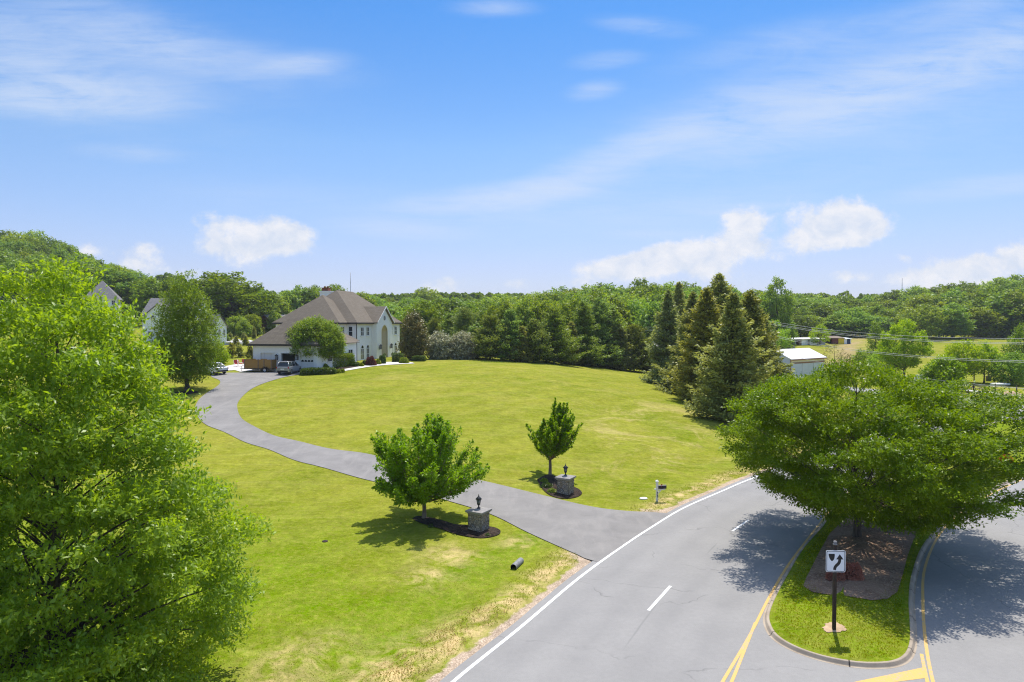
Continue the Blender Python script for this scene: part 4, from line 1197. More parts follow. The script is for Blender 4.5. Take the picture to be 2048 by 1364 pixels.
o = mb.build('meter_cover', M['trim']); o.location = q; tag(o, 'low white utility cover lying in the grass near the mailbox', 'utility cover')
q = P(650, 1083); mb = MB(); mb.lathe([(0, .045), (.13, .045), (.15, .03), (.15, -.02)], n=14); mb.box(-.05, -.012, .045, .05, .012, .055)
o = mb.build('valve_cover', M['dark_wood']); o.location = q; tag(o, 'small dark round valve cover set flush in the near lawn', 'valve cover')

def road_sign():
    q = zpt(1668, 1259, .33)
    e = empty('road_sign', (q.x, q.y, .30), R(-3), 'white keep right sign with black curved arrow on a dark post on the island', 'road sign')
    s = pxm(q.y); top = (1262 - 1081) * s * 1.004
    p = MB(); p.box(-.055, -.055, -.2, .055, .055, top - .12)
    p.build('post', M['dark_wood'], e, bevel=.006)
    f = MB(); z = top - .12
    f.lathe([(0, z), (.075, z), (.075, z + .03), (.04, z + .05), (.065, z + .09), (.05, z + .13), (0, z + .15)], n=12); f.build('finial', M['capstone'], e)
    zc = (1262 - 1119.5) * s; w, h = 19.3 * s, 22.0 * s
    def rr(w, h, r, n=6):
        out = []
        for cx, cz, a0 in ((w - r, h - r, 0), (-w + r, h - r, 90), (-w + r, -h + r, 180), (w - r, -h + r, 270)):
            out += [(cx + r * math.cos(R(a0 + 90 * k / n)), cz + r * math.sin(R(a0 + 90 * k / n))) for k in range(n + 1)]
        return out
    pl = MB(); pl.prism(rr(w, h, .06), .012, Matrix.Translation((0, -.075, zc))); pan = pl.build('panel', M['sign_white'], e)
    bd = MB(); A = rr(w - .02, h - .02, .05); B = rr(w - .04, h - .04, .04); n = len(A); y = -.0775
    bd.add([(a[0], y, zc + a[1]) for a in A] + [(b[0], y, zc + b[1]) for b in B], [(i, (i + 1) % n, n + (i + 1) % n, n + i) for i in range(n)])
    X = lambda u: -w + 2 * w * u
    Z = lambda v: zc + h - 2 * h * v
    isl_ = [(.13, .16), (.44, .16), (.445, .26), (.43, .36), (.39, .44), (.31, .50), (.30, .50), (.23, .44), (.17, .34), (.135, .24)]
    bd.add([(X(u), y, Z(v)) for u, v in isl_], [tuple(range(len(isl_)))])
    cl = [(.44, .90), (.47, .78), (.54, .69), (.64, .60), (.69, .50), (.70, .40)]
    c = catmull(cl, 5); tn = unit(np.gradient(c, axis=0)); nn = np.stack([tn[:, 1], -tn[:, 0]], 1) * .075
    Lf, Rt = c + nn, c - nn; m = len(c)
    bd.add([(X(a[0]), y, Z(a[1])) for a in Lf] + [(X(a[0]), y, Z(a[1])) for a in Rt], [(i, i + 1, m + i + 1, m + i) for i in range(m - 1)])
    hd = [(.52, .41), (.70, .17), (.89, .41)]
    bd.add([(X(u), y - .0006, Z(v)) for u, v in hd], [(0, 1, 2)])
    bd.build('sign_symbol', M['sign_black'], pan)
    br = MB(); br.box(-.03, -.062, zc - .25, .03, -.056, zc + .25); br.build('bracket', M['steel'], e)
road_sign()

# ------------------------------------------------------------------ vehicles
def wheel(parent, x, y, r, w=.22):
    t = MB(); t.lathe([(r * .62, -w / 2), (r * .93, -w / 2), (r, -w * .36), (r, w * .36), (r * .93, w / 2), (r * .62, w / 2)], n=22, M=Matrix.Translation((x, y, r)) @ Matrix.Rotation(math.pi / 2, 4, 'Y'))
    wo = t.build('wheel', M['rubber'], parent)
    rm = MB(); Mx = Matrix.Translation((x, y, r)) @ Matrix.Rotation(math.pi / 2, 4, 'Y')
    for sg in (-1, 1):
        rm.lathe([(r * .64, sg * w * .42), (r * .56, sg * w * .40), (r * .5, sg * w * .25), (r * .14, sg * w * .32), (0, sg * w * .36)], n=20, M=Mx)
    rm.build('rim', M['alloy'], wo)
    return wo

def loft(mb, secs, n_arc=5):
    """body through cross sections (y, half width, z low, z high, corner radius)"""
    rings = []
    for y, w, z0, z1, r in secs:
        out = []
        for cx, cz, a0 in ((w - r, z1 - r, 0), (-w + r, z1 - r, 90), (-w + r, z0 + r, 180), (w - r, z0 + r, 270)):
            out += [(cx + r * math.cos(R(a0 + 90 * k / n_arc)), y, cz + r * math.sin(R(a0 + 90 * k / n_arc))) for k in range(n_arc + 1)]
        rings.append(out)
    n = len(rings[0]); vs = [p for r in rings for p in r]
    fs = [(i * n + k, i * n + (k + 1) % n, (i + 1) * n + (k + 1) % n, (i + 1) * n + k) for i in range(len(rings) - 1) for k in range(n)]
    mb.add(vs, fs, True); b = len(mb.v) - len(vs)
    for ring, rv in ((0, True), (len(rings) - 1, False)):
        mb.f.append([b + ring * n + k for k in (range(n) if rv else reversed(range(n)))]); mb.m.append(0); mb.sm.append(False)

def car(name, loc, heading, paint, label, suv=True, cat='car', sc=1.0):
    """nose toward local +y; heading is the compass angle of the nose, clockwise from +y"""
    e = empty(name, loc, -heading, label, cat); e.scale = (sc, sc, sc)
    Hh = 1.72 if suv else 1.48; L = 2.35 if suv else 2.3; belt = 1.06 if suv else .92
    b = MB()
    loft(b, [(-L, .70, .42, belt - .12, .10), (-L + .06, .86, .34, belt - .02, .14), (-L + .5, .93, .27, belt, .13), (-.8, .945, .25, belt, .12), (.6, .945, .25, belt - .01, .12), (1.1, .94, .25, belt - .06, .12),
             (L - .45, .90, .28, belt - .14, .14), (L - .08, .80, .34, belt - .28, .13), (L, .62, .42, belt - .36, .08)])
    b.build('body', paint, e)
    g = MB(); top = Hh - .06
    rear = -L + (.12 if suv else .55); 
    vs = [(-.84, rear, belt - .03), (.84, rear, belt - .03), (.84, 1.15, belt - .05), (-.84, 1.15, belt - .05), (-.64, rear + (.38 if suv else .75), top), (.64, rear + (.38 if suv else .75), top), (.64, .32, top), (-.64, .32, top)]
    g.add(vs, [(3, 2, 1, 0), (4, 5, 6, 7), (0, 1, 5, 4), (1, 2, 6, 5), (2, 3, 7, 6), (3, 0, 4, 7)]); g.build('window', M['glass'], e, bevel=.05)
    rf = MB(); y0, y1 = rear + (.30 if suv else .72), .40
    loft(rf, [(y0, .60, top - .03, top + .02, .02), (y0 + .15, .67, top - .05, top + .055, .045), ((y0 + y1) / 2, .69, top - .05, top + .075, .05), (y1 - .12, .67, top - .05, top + .045, .045), (y1, .62, top - .04, top + .01, .02)])
    rf.build('roof', paint, e)
    for s in (-1, 1):
        for ya, yb, pr in ((rear, rear + (.38 if suv else .75), .045), (1.13, .32, .045), (-.95, -.95, .035), (.05, .05, .035)):
            pl = MB(); pl.tube([(s * .845, ya, belt - .03), (s * .655, yb, top)], pr, 6); pl.build('door_pillar', paint, e)
    for s in (-1, 1):
        for y in (-1.42, 1.42): wheel(e, s * .83, y, .36 if suv else .33)
        tl = MB(); tl.box(s * .80 - .10, -L + .02, belt - .26, s * .80 + .08, -L + .22, belt - .06); tl.build('tail_light', M['tail_red'], e, bevel=.02)
        hl = MB(); hl.box(s * .66 - .16, L - .26, belt - .40, s * .66 + .14, L - .06, belt - .29); hl.build('headlight', M['lamp_glass'], e, bevel=.02)
        mr = MB(); mr.box(s * .98 - .09, .70, belt - .02, s * .98 + .09, .82, belt + .14); mr.build('mirror', paint, e, bevel=.03)
    bp = MB(); bp.box(-.78, -L - .03, .36, .78, -L + .12, .52); bp.build('bumper', M['rubber'], e, bevel=.03)
    pt = MB(); pt.box(-.26, -L - .012, .66, .26, -L + .02, .78); pt.build('licence_plate', M['trim'], e)
    return e
qa = P(579, 746.5)
car('parked_car', qa, R(5), M['silver_paint'], 'silver sport utility car parked by the garage beside the wooden sided trailer')
qb = P(424, 747); car('parked_car', qb, R(-58), M['white_car'], 'white car parked at the left end of the driveway behind the tall dark tree', False, sc=1.04)

def trailer():
    q = P(522, 743.5); s = pxm(q.y)
    L, W, H = 58 * s, 1.75, 17.5 * s
    e = empty('utility_trailer', q, R(-6), 'flat utility trailer with tall brown plank sides parked in front of the garage', 'trailer')
    z0 = .55
    for y in (-W / 2, W / 2):
        b = MB(); b.box(-L / 2, y - .03, z0, L / 2, y + .03, z0 + H); b.build('side_panel', M['boards'], e)
    for x in (-L / 2 + .03, L / 2 - .03):
        b = MB(); b.box(x - .03, -W / 2 + .04, z0, x + .03, W / 2 - .04, z0 + H * .98); b.build('end_panel', M['boards'], e)
    f = MB(); f.box(-L / 2, -W / 2 - .06, z0 - .12, L / 2, -W / 2 + .04, z0 - .01); f.box(-L / 2, W / 2 - .04, z0 - .12, L / 2, W / 2 + .06, z0 - .01)
    for i in range(6): f.box(-L / 2 + i * (L - .08) / 5, -W / 2 + .04, z0 - .11, -L / 2 + .08 + i * (L - .08) / 5, W / 2 - .04, z0 - .02)
    f.tube([(-L / 2, -.5, z0 - .07), (-L / 2 - 1.1, 0, z0 - .07)], .04, 6); f.tube([(-L / 2, .5, z0 - .07), (-L / 2 - 1.1, 0, z0 - .07)], .04, 6); f.tube([(-L / 2 - .8, 0, z0 + .2), (-L / 2 - .8, 0, .03)], .035, 6)
    f.build('frame', M['black_metal'], e)
    bed = MB(); bed.box(-L / 2 + .03, -W / 2 + .04, z0 - .01, L / 2 - .03, W / 2 - .04, z0 + .03); bed.build('bed', M['weather_wood'], e)
    for x in (-L / 2 + .1, 0.05, L * .22, L / 2 - .1):
        ps = MB(); ps.box(x - .05, -W / 2 - .075, z0 - .05, x + .05, -W / 2 - .032, z0 + H + .03); ps.build('stake', M['weather_wood'], e)
    for s_ in (-1, 1): 
        wheel(e, 0, 0, .34, .2).matrix_local = Matrix.Translation((L * .27, s_ * (W / 2 + .19), 0)) @ Matrix.Rotation(math.pi / 2, 4, 'Z')
        fd = MB(); 
        arc = [(.46 * math.cos(t), .36 + .42 * math.sin(t)) for t in np.linspace(.25, math.pi - .25, 9)] 
        for a, b in zip(arc[:-1], arc[1:]): fd.add([(L * .27 + a[0], s_ * (W / 2 + .07), a[1]), (L * .27 + b[0], s_ * (W / 2 + .07), b[1]), (L * .27 + b[0], s_ * (W / 2 + .31), b[1]), (L * .27 + a[0], s_ * (W / 2 + .31), a[1])], [(0, 1, 2, 3)])
        fd.build('mudguard', M['black_metal'], e, recalc=False)
    for s_ in (-.7, .7):
        t_ = MB(); t_.box(L / 2, s_ - .08, z0 - .1, L / 2 + .03, s_ + .08, z0 - .02); t_.build('tail_light', M['tail_red'], e)
trailer()
for i, (px, py, hd, pt, lb) in enumerate(((1847, 797, 60, M['dark_car'], 'black car parked beyond the big median tree, in front of the white wrapped stack'),
                                          (1885, 802, 60, M['white_car'], 'white car parked behind the big median tree, beside the bushy small tree'),
                                          (1908, 812, 60, M['silver_paint'], 'silver car parked behind the big median tree, nearest to the street'))):
    car('parked_car', P(px, py), R(hd), pt, lb, False)
# ------------------------------------------------------------------ other buildings and yard things
def gable_house(name, a, b, depth, wall_h, rise, wallm, roofm, label, cat='house', nwin=3, floors=2, z0=None, oh=.4, ridge='x', sink=3.0, win=True):
    """house whose visible long side runs from ground point a to b (left to right), depth going away from the camera"""
    a, b = Vector(a), Vector(b); d = b - a; L = math.hypot(d.x, d.y); rz = math.atan2(d.y, d.x)
    z = z0 if z0 is not None else min(a.z, b.z)
    e = empty(name, (a.x, a.y, z), rz, label, cat)
    w = MB(); 
    if ridge == 'x':
        for x0, x1 in ((0, .25), (L - .25, L)):
            w.prism([(0, -sink), (depth, -sink), (depth, wall_h), (depth / 2, wall_h + rise), (0, wall_h)], x1 - x0, Matrix(((0, 1, 0, x0), (1, 0, 0, 0), (0, 0, 1, 0), (0, 0, 0, 1))))
        w.box(.25, 0, -sink, L - .25, .25, wall_h); w.box(.25, depth - .25, -sink, L - .25, depth, wall_h)
    else:
        for y0 in (0, depth - .25): w.prism([(0, -sink), (L, -sink), (L, wall_h), (L / 2, wall_h + rise), (0, wall_h)], .25, Matrix.Translation((0, y0, 0)))
        w.box(0, .25, -sink, .25, depth - .25, wall_h); w.box(L - .25, .25, -sink, L, depth - .25, wall_h)
    w.build('wall', wallm, e)
    r = MB(); t = .16
    if ridge == 'x':
        sl = rise / (depth / 2); zl = wall_h - oh * sl + .05
        for y0, y1 in ((-oh, depth / 2), (depth + oh, depth / 2)):
            r.add([(-oh, y0, zl), (L + oh, y0, zl), (L + oh, y1, wall_h + rise + .05), (-oh, y1, wall_h + rise + .05), (-oh, y0, zl + t), (L + oh, y0, zl + t), (L + oh, y1, wall_h + rise + t + .05), (-oh, y1, wall_h + rise + t + .05)],
                  [(3, 2, 1, 0), (4, 5, 6, 7), (0, 1, 5, 4), (1, 2, 6, 5), (3, 0, 4, 7)])
    else:
        sl = rise / (L / 2); zl = wall_h - oh * sl + .05
        for x0, x1 in ((-oh, L / 2), (L + oh, L / 2)):
            r.add([(x0, -oh, zl), (x0, depth + oh, zl), (x1, depth + oh, wall_h + rise + .05), (x1, -oh, wall_h + rise + .05), (x0, -oh, zl + t), (x0, depth + oh, zl + t), (x1, depth + oh, wall_h + rise + t + .05), (x1, -oh, wall_h + rise + t + .05)],
                  [(3, 2, 1, 0), (4, 5, 6, 7), (0, 1, 5, 4), (1, 2, 6, 5), (3, 0, 4, 7)])
    r.build('roof', roofm, e)
    if win:
        fh = wall_h / floors
        for f in range(floors):
            for i in range(nwin): window(e, FRONT(L * (i + .5) / nwin, 0, f * fh + fh * .32), min(1.2, L / nwin * .5), min(1.6, fh * .5))
    return e, L

# white gabled house on the left, beyond the dark tree
Yh = 176
def gp(px, Y):
    x = ray(px, 650)[0] * Y
    return Vector((x, Y, Tz(x, Y)))
a, b = gp(285, Yh), gp(388, Yh); zb = at(300, 684, Yh).z
wh, L = gable_house('gabled_house', a, b, 10, at(300, 629, Yh).z - zb, 4.2, M['siding'], M['shingle_grey'], 'white gabled house with grey roof standing behind the tall dark tree on the left', nwin=4, floors=2, z0=zb)
gw_ = 6.5; x0 = 1.6; wt = at(300, 629, Yh).z - zb
g = MB(); g.prism([(x0, -3), (x0 + gw_, -3), (x0 + gw_, wt - .1), (x0 + gw_ / 2, wt + 2.6), (x0, wt - .1)], 2.0, Matrix.Translation((0, -1.6, 0))); g.build('gable_wall', M['siding'], wh)
g = MB()
for xa, xb in ((x0 - .4, x0 + gw_ / 2), (x0 + gw_ + .4, x0 + gw_ / 2)):
    za, zc = wt - .42, wt + 2.62
    g.add([(xa, -2.0, za), (xa, 4.5, za), (xb, 4.5, zc), (xb, -2.0, zc), (xa, -2.0, za + .18), (xa, 4.5, za + .18), (xb, 4.5, zc + .18), (xb, -2.0, zc + .18)], [(3, 2, 1, 0), (4, 5, 6, 7), (0, 1, 5, 4), (1, 2, 6, 5), (3, 0, 4, 7)])
g.build('gable_roof', M['shingle_grey'], wh)
for dx in (1.9, 4.4): window(wh, FRONT(x0 + dx, -1.6, wt - 1.2), 1.1, 1.0, True)
for dx in (1.2, 3.3, 5.3): window(wh, FRONT(x0 + dx, -1.6, .8), 1.1, 2.0)
gable_house('gabled_house', gp(424, Yh - 7), gp(453, Yh - 4), 8, at(440, 652, Yh - 6).z - at(440, 681, Yh - 6).z, at(440, 630, Yh - 6).z - at(440, 652, Yh - 6).z, M['siding'], M['shingle_grey'],
            'small white gabled annexe with tall windows, right of the tall dark tree', nwin=3, floors=1, z0=at(440, 681, Yh - 6).z, ridge='y')
# grey roof above the near left tree
Y2 = 225; a, b = gp(168, Y2), gp(236, Y2 + 4); zb = Tz(a.x, a.y + 4)
e = empty('hillside_house', (a.x, a.y, zb), math.atan2(b.y - a.y, b.x - a.x), 'house with grey hip roof below the wooded hill, half hidden by foliage', 'house')
L = (b - a).length; ez = at(200, 597, Y2).z - zb; rz_ = at(200, 561, Y2 + 5).z - zb - ez
w = MB(); w.box(0, 0, -5, L, 11, ez); w.build('wall', M['siding'], e); r = MB(); hip_roof(r, -.5, L + .5, -.5, 11.5, ez + .06, rz_); r.build('roof', M['shingle_grey'], e)
f = MB(); fascia_ring(f, -.5, L + .5, -.5, 11.5, ez); f.build('eaves', M['trim'], e)
for i in range(4): window(e, FRONT(L * (i + .5) / 4, 0, ez - 2.0), 1.1, 1.5)
# long low brick house behind the garage roof
Y3 = 228; gable_house('brick_house', gp(541, Y3 - 2), gp(640, Y3 + 10), 9, 2.9, 1.6, M['red_brick'], M['shingle_grey'], 'low red brick house with grey roof just above the garage roof', nwin=4, floors=1, z0=at(541, 657, Y3).z)
q = gp(571, 262); z1 = at(571, 614, 262).z
mb = MB(); mb.frustum(0, 0, -4, z1 - q.z - 4, .35, .35, .32, .32); mb.frustum(0, 0, z1 - q.z - 4, z1 - q.z, .45, .45, .02, .02); o = mb.build('white_spire', M['trim']); o.location = q; tag(o, 'slim white spire pointing up behind the garage roof', 'spire')
q = P(535, 643); mb = MB(); mb.tube([(0, 0, -1), (0, 0, 2.4)], [.16, .12], 8); mb.lathe([(0, 2.4), (.2, 2.42), (.2, 2.5), (0, 2.6)], n=8); o = mb.build('wooden_post', M['dark_wood']); o.location = q; tag(o, 'single dark wooden post on the grass slope beside the brick house', 'post')
# houses half hidden behind the evergreens
gable_house('pale_house', gp(852, 192), gp(900, 198), 12, at(870, 652, 195).z - Tz(gp(870, 195).x, 195), at(870, 631, 199).z - at(870, 652, 195).z, M['siding'], simple('pale_pink_shingles', (.50, .42, .38), .9, .1), 'house with pale pinkish roof showing between the evergreens right of the magnolia', nwin=3, z0=Tz(gp(870, 195).x, 195))
gable_house('grey_house', gp(1030, 205), gp(1066, 205), 10, at(1048, 646, 205).z - Tz(gp(1048, 205).x, 205), at(1048, 634, 210).z - at(1048, 646, 205).z, M['siding'], M['shingle_grey'], 'grey roofed house mostly hidden behind the middle of the evergreen row', nwin=2, z0=Tz(gp(1048, 205).x, 205))
gable_house('white_outbuilding', gp(1292, 172), gp(1326, 168), 7, at(1300, 698, 170).z - Tz(gp(1300, 170).x, 170), 1.6, M['siding'], M['tin_roof'], 'small white outbuilding glimpsed left of the tall spruces', 'outbuilding', nwin=2, floors=1, z0=Tz(gp(1300, 170).x, 170))

# metal shed right of the spruces
c = Vector((47 * K, 115 * K, 0)); l = Vector((.796, .606, 0)); g = Vector((-.606, .796, 0))
e = empty('metal_shed', c, math.atan2(.606, .796), 'white metal shed with shallow pale roof right of the tall spruces', 'shed')
Lx, Wy, Hw, Hr = 11 * K, 6.1 * K, 3.85 * K, 1.42 * K
w = MB()
for x in (0, Lx - .1): w.prism([(0, -.3), (Wy, -.3), (Wy, Hw), (Wy / 2, Hw + Hr), (0, Hw)], .1, Matrix(((0, 1, 0, x), (1, 0, 0, 0), (0, 0, 1, 0), (0, 0, 0, 1))))
w.box(.1, Wy - .1, -.3, Lx - .1, Wy, Hw)
for i in range(3): w.box(.1 + i * (Lx - .2) / 3, 0, -.3, .1 + (i + 1) * (Lx - .2) / 3 - .12, .1, Hw - 1.0)
for i in range(40): w.box(-.03, .05 + i * Wy / 40, -.2, -.001, .09 + i * Wy / 40, Hw - .05)
w.build('wall', M['tin_wall'], e)
r = MB(); o_ = .35; sl = Hr / (Wy / 2)
for y0 in (-o_, Wy + o_):
    z0 = Hw - o_ * sl + .04
    r.add([(-o_, y0, z0), (Lx + o_, y0, z0), (Lx + o_, Wy / 2, Hw + Hr + .04), (-o_, Wy / 2, Hw + Hr + .04), (-o_, y0, z0 + .08), (Lx + o_, y0, z0 + .08), (Lx + o_, Wy / 2, Hw + Hr + .12), (-o_, Wy / 2, Hw + Hr + .12)], [(3, 2, 1, 0), (4, 5, 6, 7), (0, 1, 5, 4), (1, 2, 6, 5), (3, 0, 4, 7)])
r.build('roof', M['tin_roof'], e)
t_ = MB(); t_.box(-.14, -.14, -.3, 0.0, -.004, Hw - .2); t_.box(0.0, -.05, Hw - .98, Lx, -.004, Hw - .75); t_.box(-.02, -o_ - .05, Hw - .32, Lx + o_, -o_ - .001, Hw - .12); t_.build('trim', M['rust'], e)
dw = MB(); dw.box(.1, .02, Hw - .98, Lx - .1, .08, Hw - .05); dw.build('upper_panel', M['cream'], e)

# row of old storage units and painted sheds at the wood's edge
def box_row(name, pa, pb, depth, h, segs, roofm, label, cat, lean=.35):
    a, b = P(*pa), P(*pb); L = math.hypot(b.x - a.x, b.y - a.y)
    e = empty(name, (a.x, a.y, min(a.z, b.z)), math.atan2(b.y - a.y, b.x - a.x), label, cat)
    x = 0
    for wd, m, nm, rec in segs:
        s = MB(); s.box(x * L, rec, -1, (x + wd) * L - .004, depth, h - .02); s.build(nm, m, e); x += wd
    r = MB(); r.add([(-.3, -.3, h), (L + .3, -.3, h), (L + .3, depth + .3, h + lean), (-.3, depth + .3, h + lean), (-.3, -.3, h + .12), (L + .3, -.3, h + .12), (L + .3, depth + .3, h + lean + .12), (-.3, depth + .3, h + lean + .12)],
                    [(3, 2, 1, 0), (4, 5, 6, 7), (0, 1, 5, 4), (1, 2, 6, 5), (2, 3, 7, 6), (3, 0, 4, 7)]); r.build('roof', roofm, e)
    return e
sg = [(.10, M['weather_wood'], 'wall', 0), (.08, M['steel'], 'door', .1), (.09, M['dark'], 'open_bay', 1.2), (.06, M['weather_wood'], 'wall', 0), (.12, M['siding'], 'door', .1), (.05, M['tin_wall'], 'wall', 0), (.06, M['dark'], 'open_bay', 1.0), (.20, M['siding'], 'wall', 0), (.24, M['steel'], 'wall', .05)]
h_ = pxm(P(1615, 690).y)
box_row('storage_shed', (1579, 691), (1651, 689), 5, 12.0 * h_, sg, M['tin_roof'], 'long low weathered storage shed with open bays at the edge of the pasture', 'shed')
box_row('painted_shed', (1661, 688), (1688, 688), 6, 11.5 * h_, [(.12, M['dark'], 'open_bay', .8), (.46, M['maroon'], 'wall', 0), (.42, M['yellow_door'], 'door', -.08)], M['weather_wood'], 'maroon shed with a bright yellow door at the wood edge', 'shed', .6)
box_row('white_shed', (1688.5, 688), (1702, 687.5), 5, 10.5 * h_, [(.40, M['siding'], 'wall', 0), (.50, simple('navy_door', (.03, .05, .10), .6), 'door', .15), (.10, M['siding'], 'wall', 0)], M['siding'], 'small white shed with a dark blue door next to the yellow door', 'shed')
q = P(1584, 700)
e = empty('utility_cart', q, R(20), 'small white cart standing in the pasture just above the metal shed roof', 'cart')
b_ = MB(); b_.box(-.9, -.6, .5, .9, .6, .62); b_.box(-.9, -.6, .62, -.84, .6, 1.3); b_.box(.5, -.6, .62, .56, .6, 1.6); b_.box(.1, -.5, 1.55, .9, .5, 1.62); b_.build('body', M['trim'], e)
for sx in (-.6, .6):
    for sy in (-.62, .62): wheel(e, 0, 0, .28, .14).matrix_local = Matrix.Translation((sx, sy, 0)) @ Matrix.Rotation(math.pi / 2, 4, 'Z')

# pasture fence
fp = [P(*p) for p in ((1700, 752), (1735, 758), (1765, 764), (1796, 769), (1832, 774), (1870, 779), (1908, 783), (1947, 787), (1990, 791), (2033, 795), (2078, 800))]
e = empty('wire_fence', fp[0], 0, 'wire fence on dark wooden posts in front of the pasture on the right', 'fence')
o0 = fp[0]
for p in fp:
    m_ = MB(); m_.tube([p - o0 + Vector((0, 0, -.3)), p - o0 + Vector((0, 0, 1.85))], [.10, .085], 7); m_.build('post', M['dark_wood'], e)
w = MB()
for hgt in (.5, .95, 1.4):
    for a, b in zip(fp[:-1], fp[1:]): w.tube([a - o0 + Vector((0, -.1, hgt)), b - o0 + Vector((0, -.1, hgt))], .012, 4, caps=False)
w.build('fence_wire', M['steel'], e)
bd = MB()
for a, b in zip(fp[:-1], fp[1:]):
    d = (b - a).normalized(); n_ = Vector((-d.y, d.x, 0)) * .06
    bd.add([a - o0 - n_ + Vector((0, -.1, -.1)), b - o0 - n_ + Vector((0, -.1, -.1)), b - o0 - n_ + Vector((0, -.1, .28)), a - o0 - n_ + Vector((0, -.1, .28)), a - o0 + n_ + Vector((0, -.1, -.1)), b - o0 + n_ + Vector((0, -.1, -.1)), b - o0 + n_ + Vector((0, -.1, .28)), a - o0 + n_ + Vector((0, -.1, .28))],
           [(0, 1, 2, 3), (7, 6, 5, 4), (3, 2, 6, 7), (0, 3, 7, 4), (1, 5, 6, 2)])
bd.build('base_board', M['weather_wood'], e)
gs = catmull([P(1725, 757), P(1770, 760), P(1830, 768), P(1900, 776), P(1980, 786), P(2060, 796)], 6)
strip('gravel_track', offset(gs, -1.0), offset(gs, 1.0), M['concrete'], off=.05, cross=2)

# wrapped stack, timber, racks in the yard
q = P(1845, 771); s = pxm(q.y)
mb = MB(); mb.frustum(0, 0, -.1, 21 * s, 12 * s, .9, 11.2 * s, .8); o = mb.build('wrapped_stack', M['wrap'], bevel=.25); o.location = q; o.rotation_euler.z = R(12)
bm = bmesh.new(); bm.from_mesh(o.data); bmesh.ops.subdivide_edges(bm, edges=bm.edges[:], cuts=5, use_grid_fill=True); g2 = np.random.default_rng(2)
for v in bm.verts: v.co += Vector(g2.normal(size=3)) * .035
bm.to_mesh(o.data); bm.free(); tag(o, 'tall stack wrapped in white plastic behind the pasture fence', 'wrapped stack')
q = P(1792, 767); mb = MB(); mb.frustum(0, 0, 0, 5.5 * s, 6.5 * s, .8, 4 * s, .5); o = mb.build('covered_heap', M['wrap'], bevel=.2); o.location = q; tag(o, 'low heap under a white plastic cover left of the wrapped stack', 'covered heap')
for i, (px, py, ln, rz, tl) in enumerate(((1806, 768, 1.9, 40, 55), (1825, 769, 1.8, 35, 58))):
    q = P(px, py); mb = MB(); mb.box(-.12, -.05, 0, .12, .05, ln)
    for k in range(3): mb.box(-.13, -.055, ln * (.2 + .3 * k), .13, -.05, ln * (.2 + .3 * k) + .08)
    o = mb.build('timber_board', simple('pale_timber', (.62, .55, .38), .8) if i == 0 else o.data.materials[0]); o.location = q; o.rotation_euler = (0, R(tl - 20), R(rz))
    tag(o, ('pale timber board leaning beside the covered heap', 'pale timber board leaning beside the tall wrapped stack')[i], 'board')
def rack(px, py, label, w=1.9):
    q = P(px, py); e = empty('picnic_table', q, R(-10), label, 'table', 'dark tables behind the pasture fence')
    t_ = MB(); t_.box(-w / 2, -.4, .72, w / 2, .4, .77); t_.build('tabletop', M['dark_wood'], e)
    for sy in (-.75, .75):
        b = MB(); b.box(-w / 2, sy - .13, .42, w / 2, sy + .13, .46); b.build('seat', M['dark_wood'], e)
    for sx in (-w * .35, w * .35):
        l_ = MB(); l_.tube([(sx, -.85, 0), (sx, -.2, .73)], .05, 6); l_.tube([(sx, .85, 0), (sx, .2, .73)], .05, 6); l_.box(sx - .04, -.8, .36, sx + .04, .8, .42); l_.build('leg', M['dark_wood'], e)
rack(1936, 780, 'dark picnic table behind the fence, beside the bushy small tree', 2.4); rack(1975, 783, 'dark picnic table behind the fence, below the low white boat', 2.8)
q = P(2002, 772); e = empty('small_boat', q, R(8), 'low white upturned boat on the grass at the right edge', 'boat')
mb = MB(); loft(mb, [(-1.7, .25, .25, .45, .08), (-1.3, .6, .15, .5, .12), (0, .75, .12, .55, .15), (1.3, .68, .12, .52, .12), (1.7, .6, .15, .46, .08)]); hb = mb.build('hull', M['trim'], e); hb.rotation_euler.z = R(90)
mb = MB(); mb.box(-1.2, -.5, -.1, -1.1, .5, .16); mb.box(1.1, -.5, -.1, 1.2, .5, .16); mb.build('trestle', M['dark_wood'], e)
q = P(2022, 789); mb = MB(); mb.lathe([(1.7, -.1), (1.5, .15), (.9, .42), (.3, .55), (0, .56)], n=16, M=Matrix.Scale(.6, 4, Vector((0, 1, 0)))); o = mb.build('earth_heap', M['dirt']); o.location = q; tag(o, 'low brown heap of earth by the fence at the right edge', 'earth heap')
q = P(1977, 762); e = empty('pergola', q, R(-8), 'open wooden post frame standing under the small trees beyond the fence', 'pergola')
for x in (-2.6, 0, 2.6):
    m_ = MB(); m_.box(x - .08, -.08, -.2, x + .08, .08, 2.6); m_.build('post', M['weather_wood'], e)
m_ = MB(); m_.box(-2.7, -.06, 2.6, 2.7, .06, 2.75); m_.build('top_rail', M['weather_wood'], e)
m_ = MB(); m_.box(-1.0, -.3, .9, 1.0, .3, 1.0); m_.box(-.4, -.25, 0, .4, .25, .899); m_.build('bench', M['weather_wood'], e)

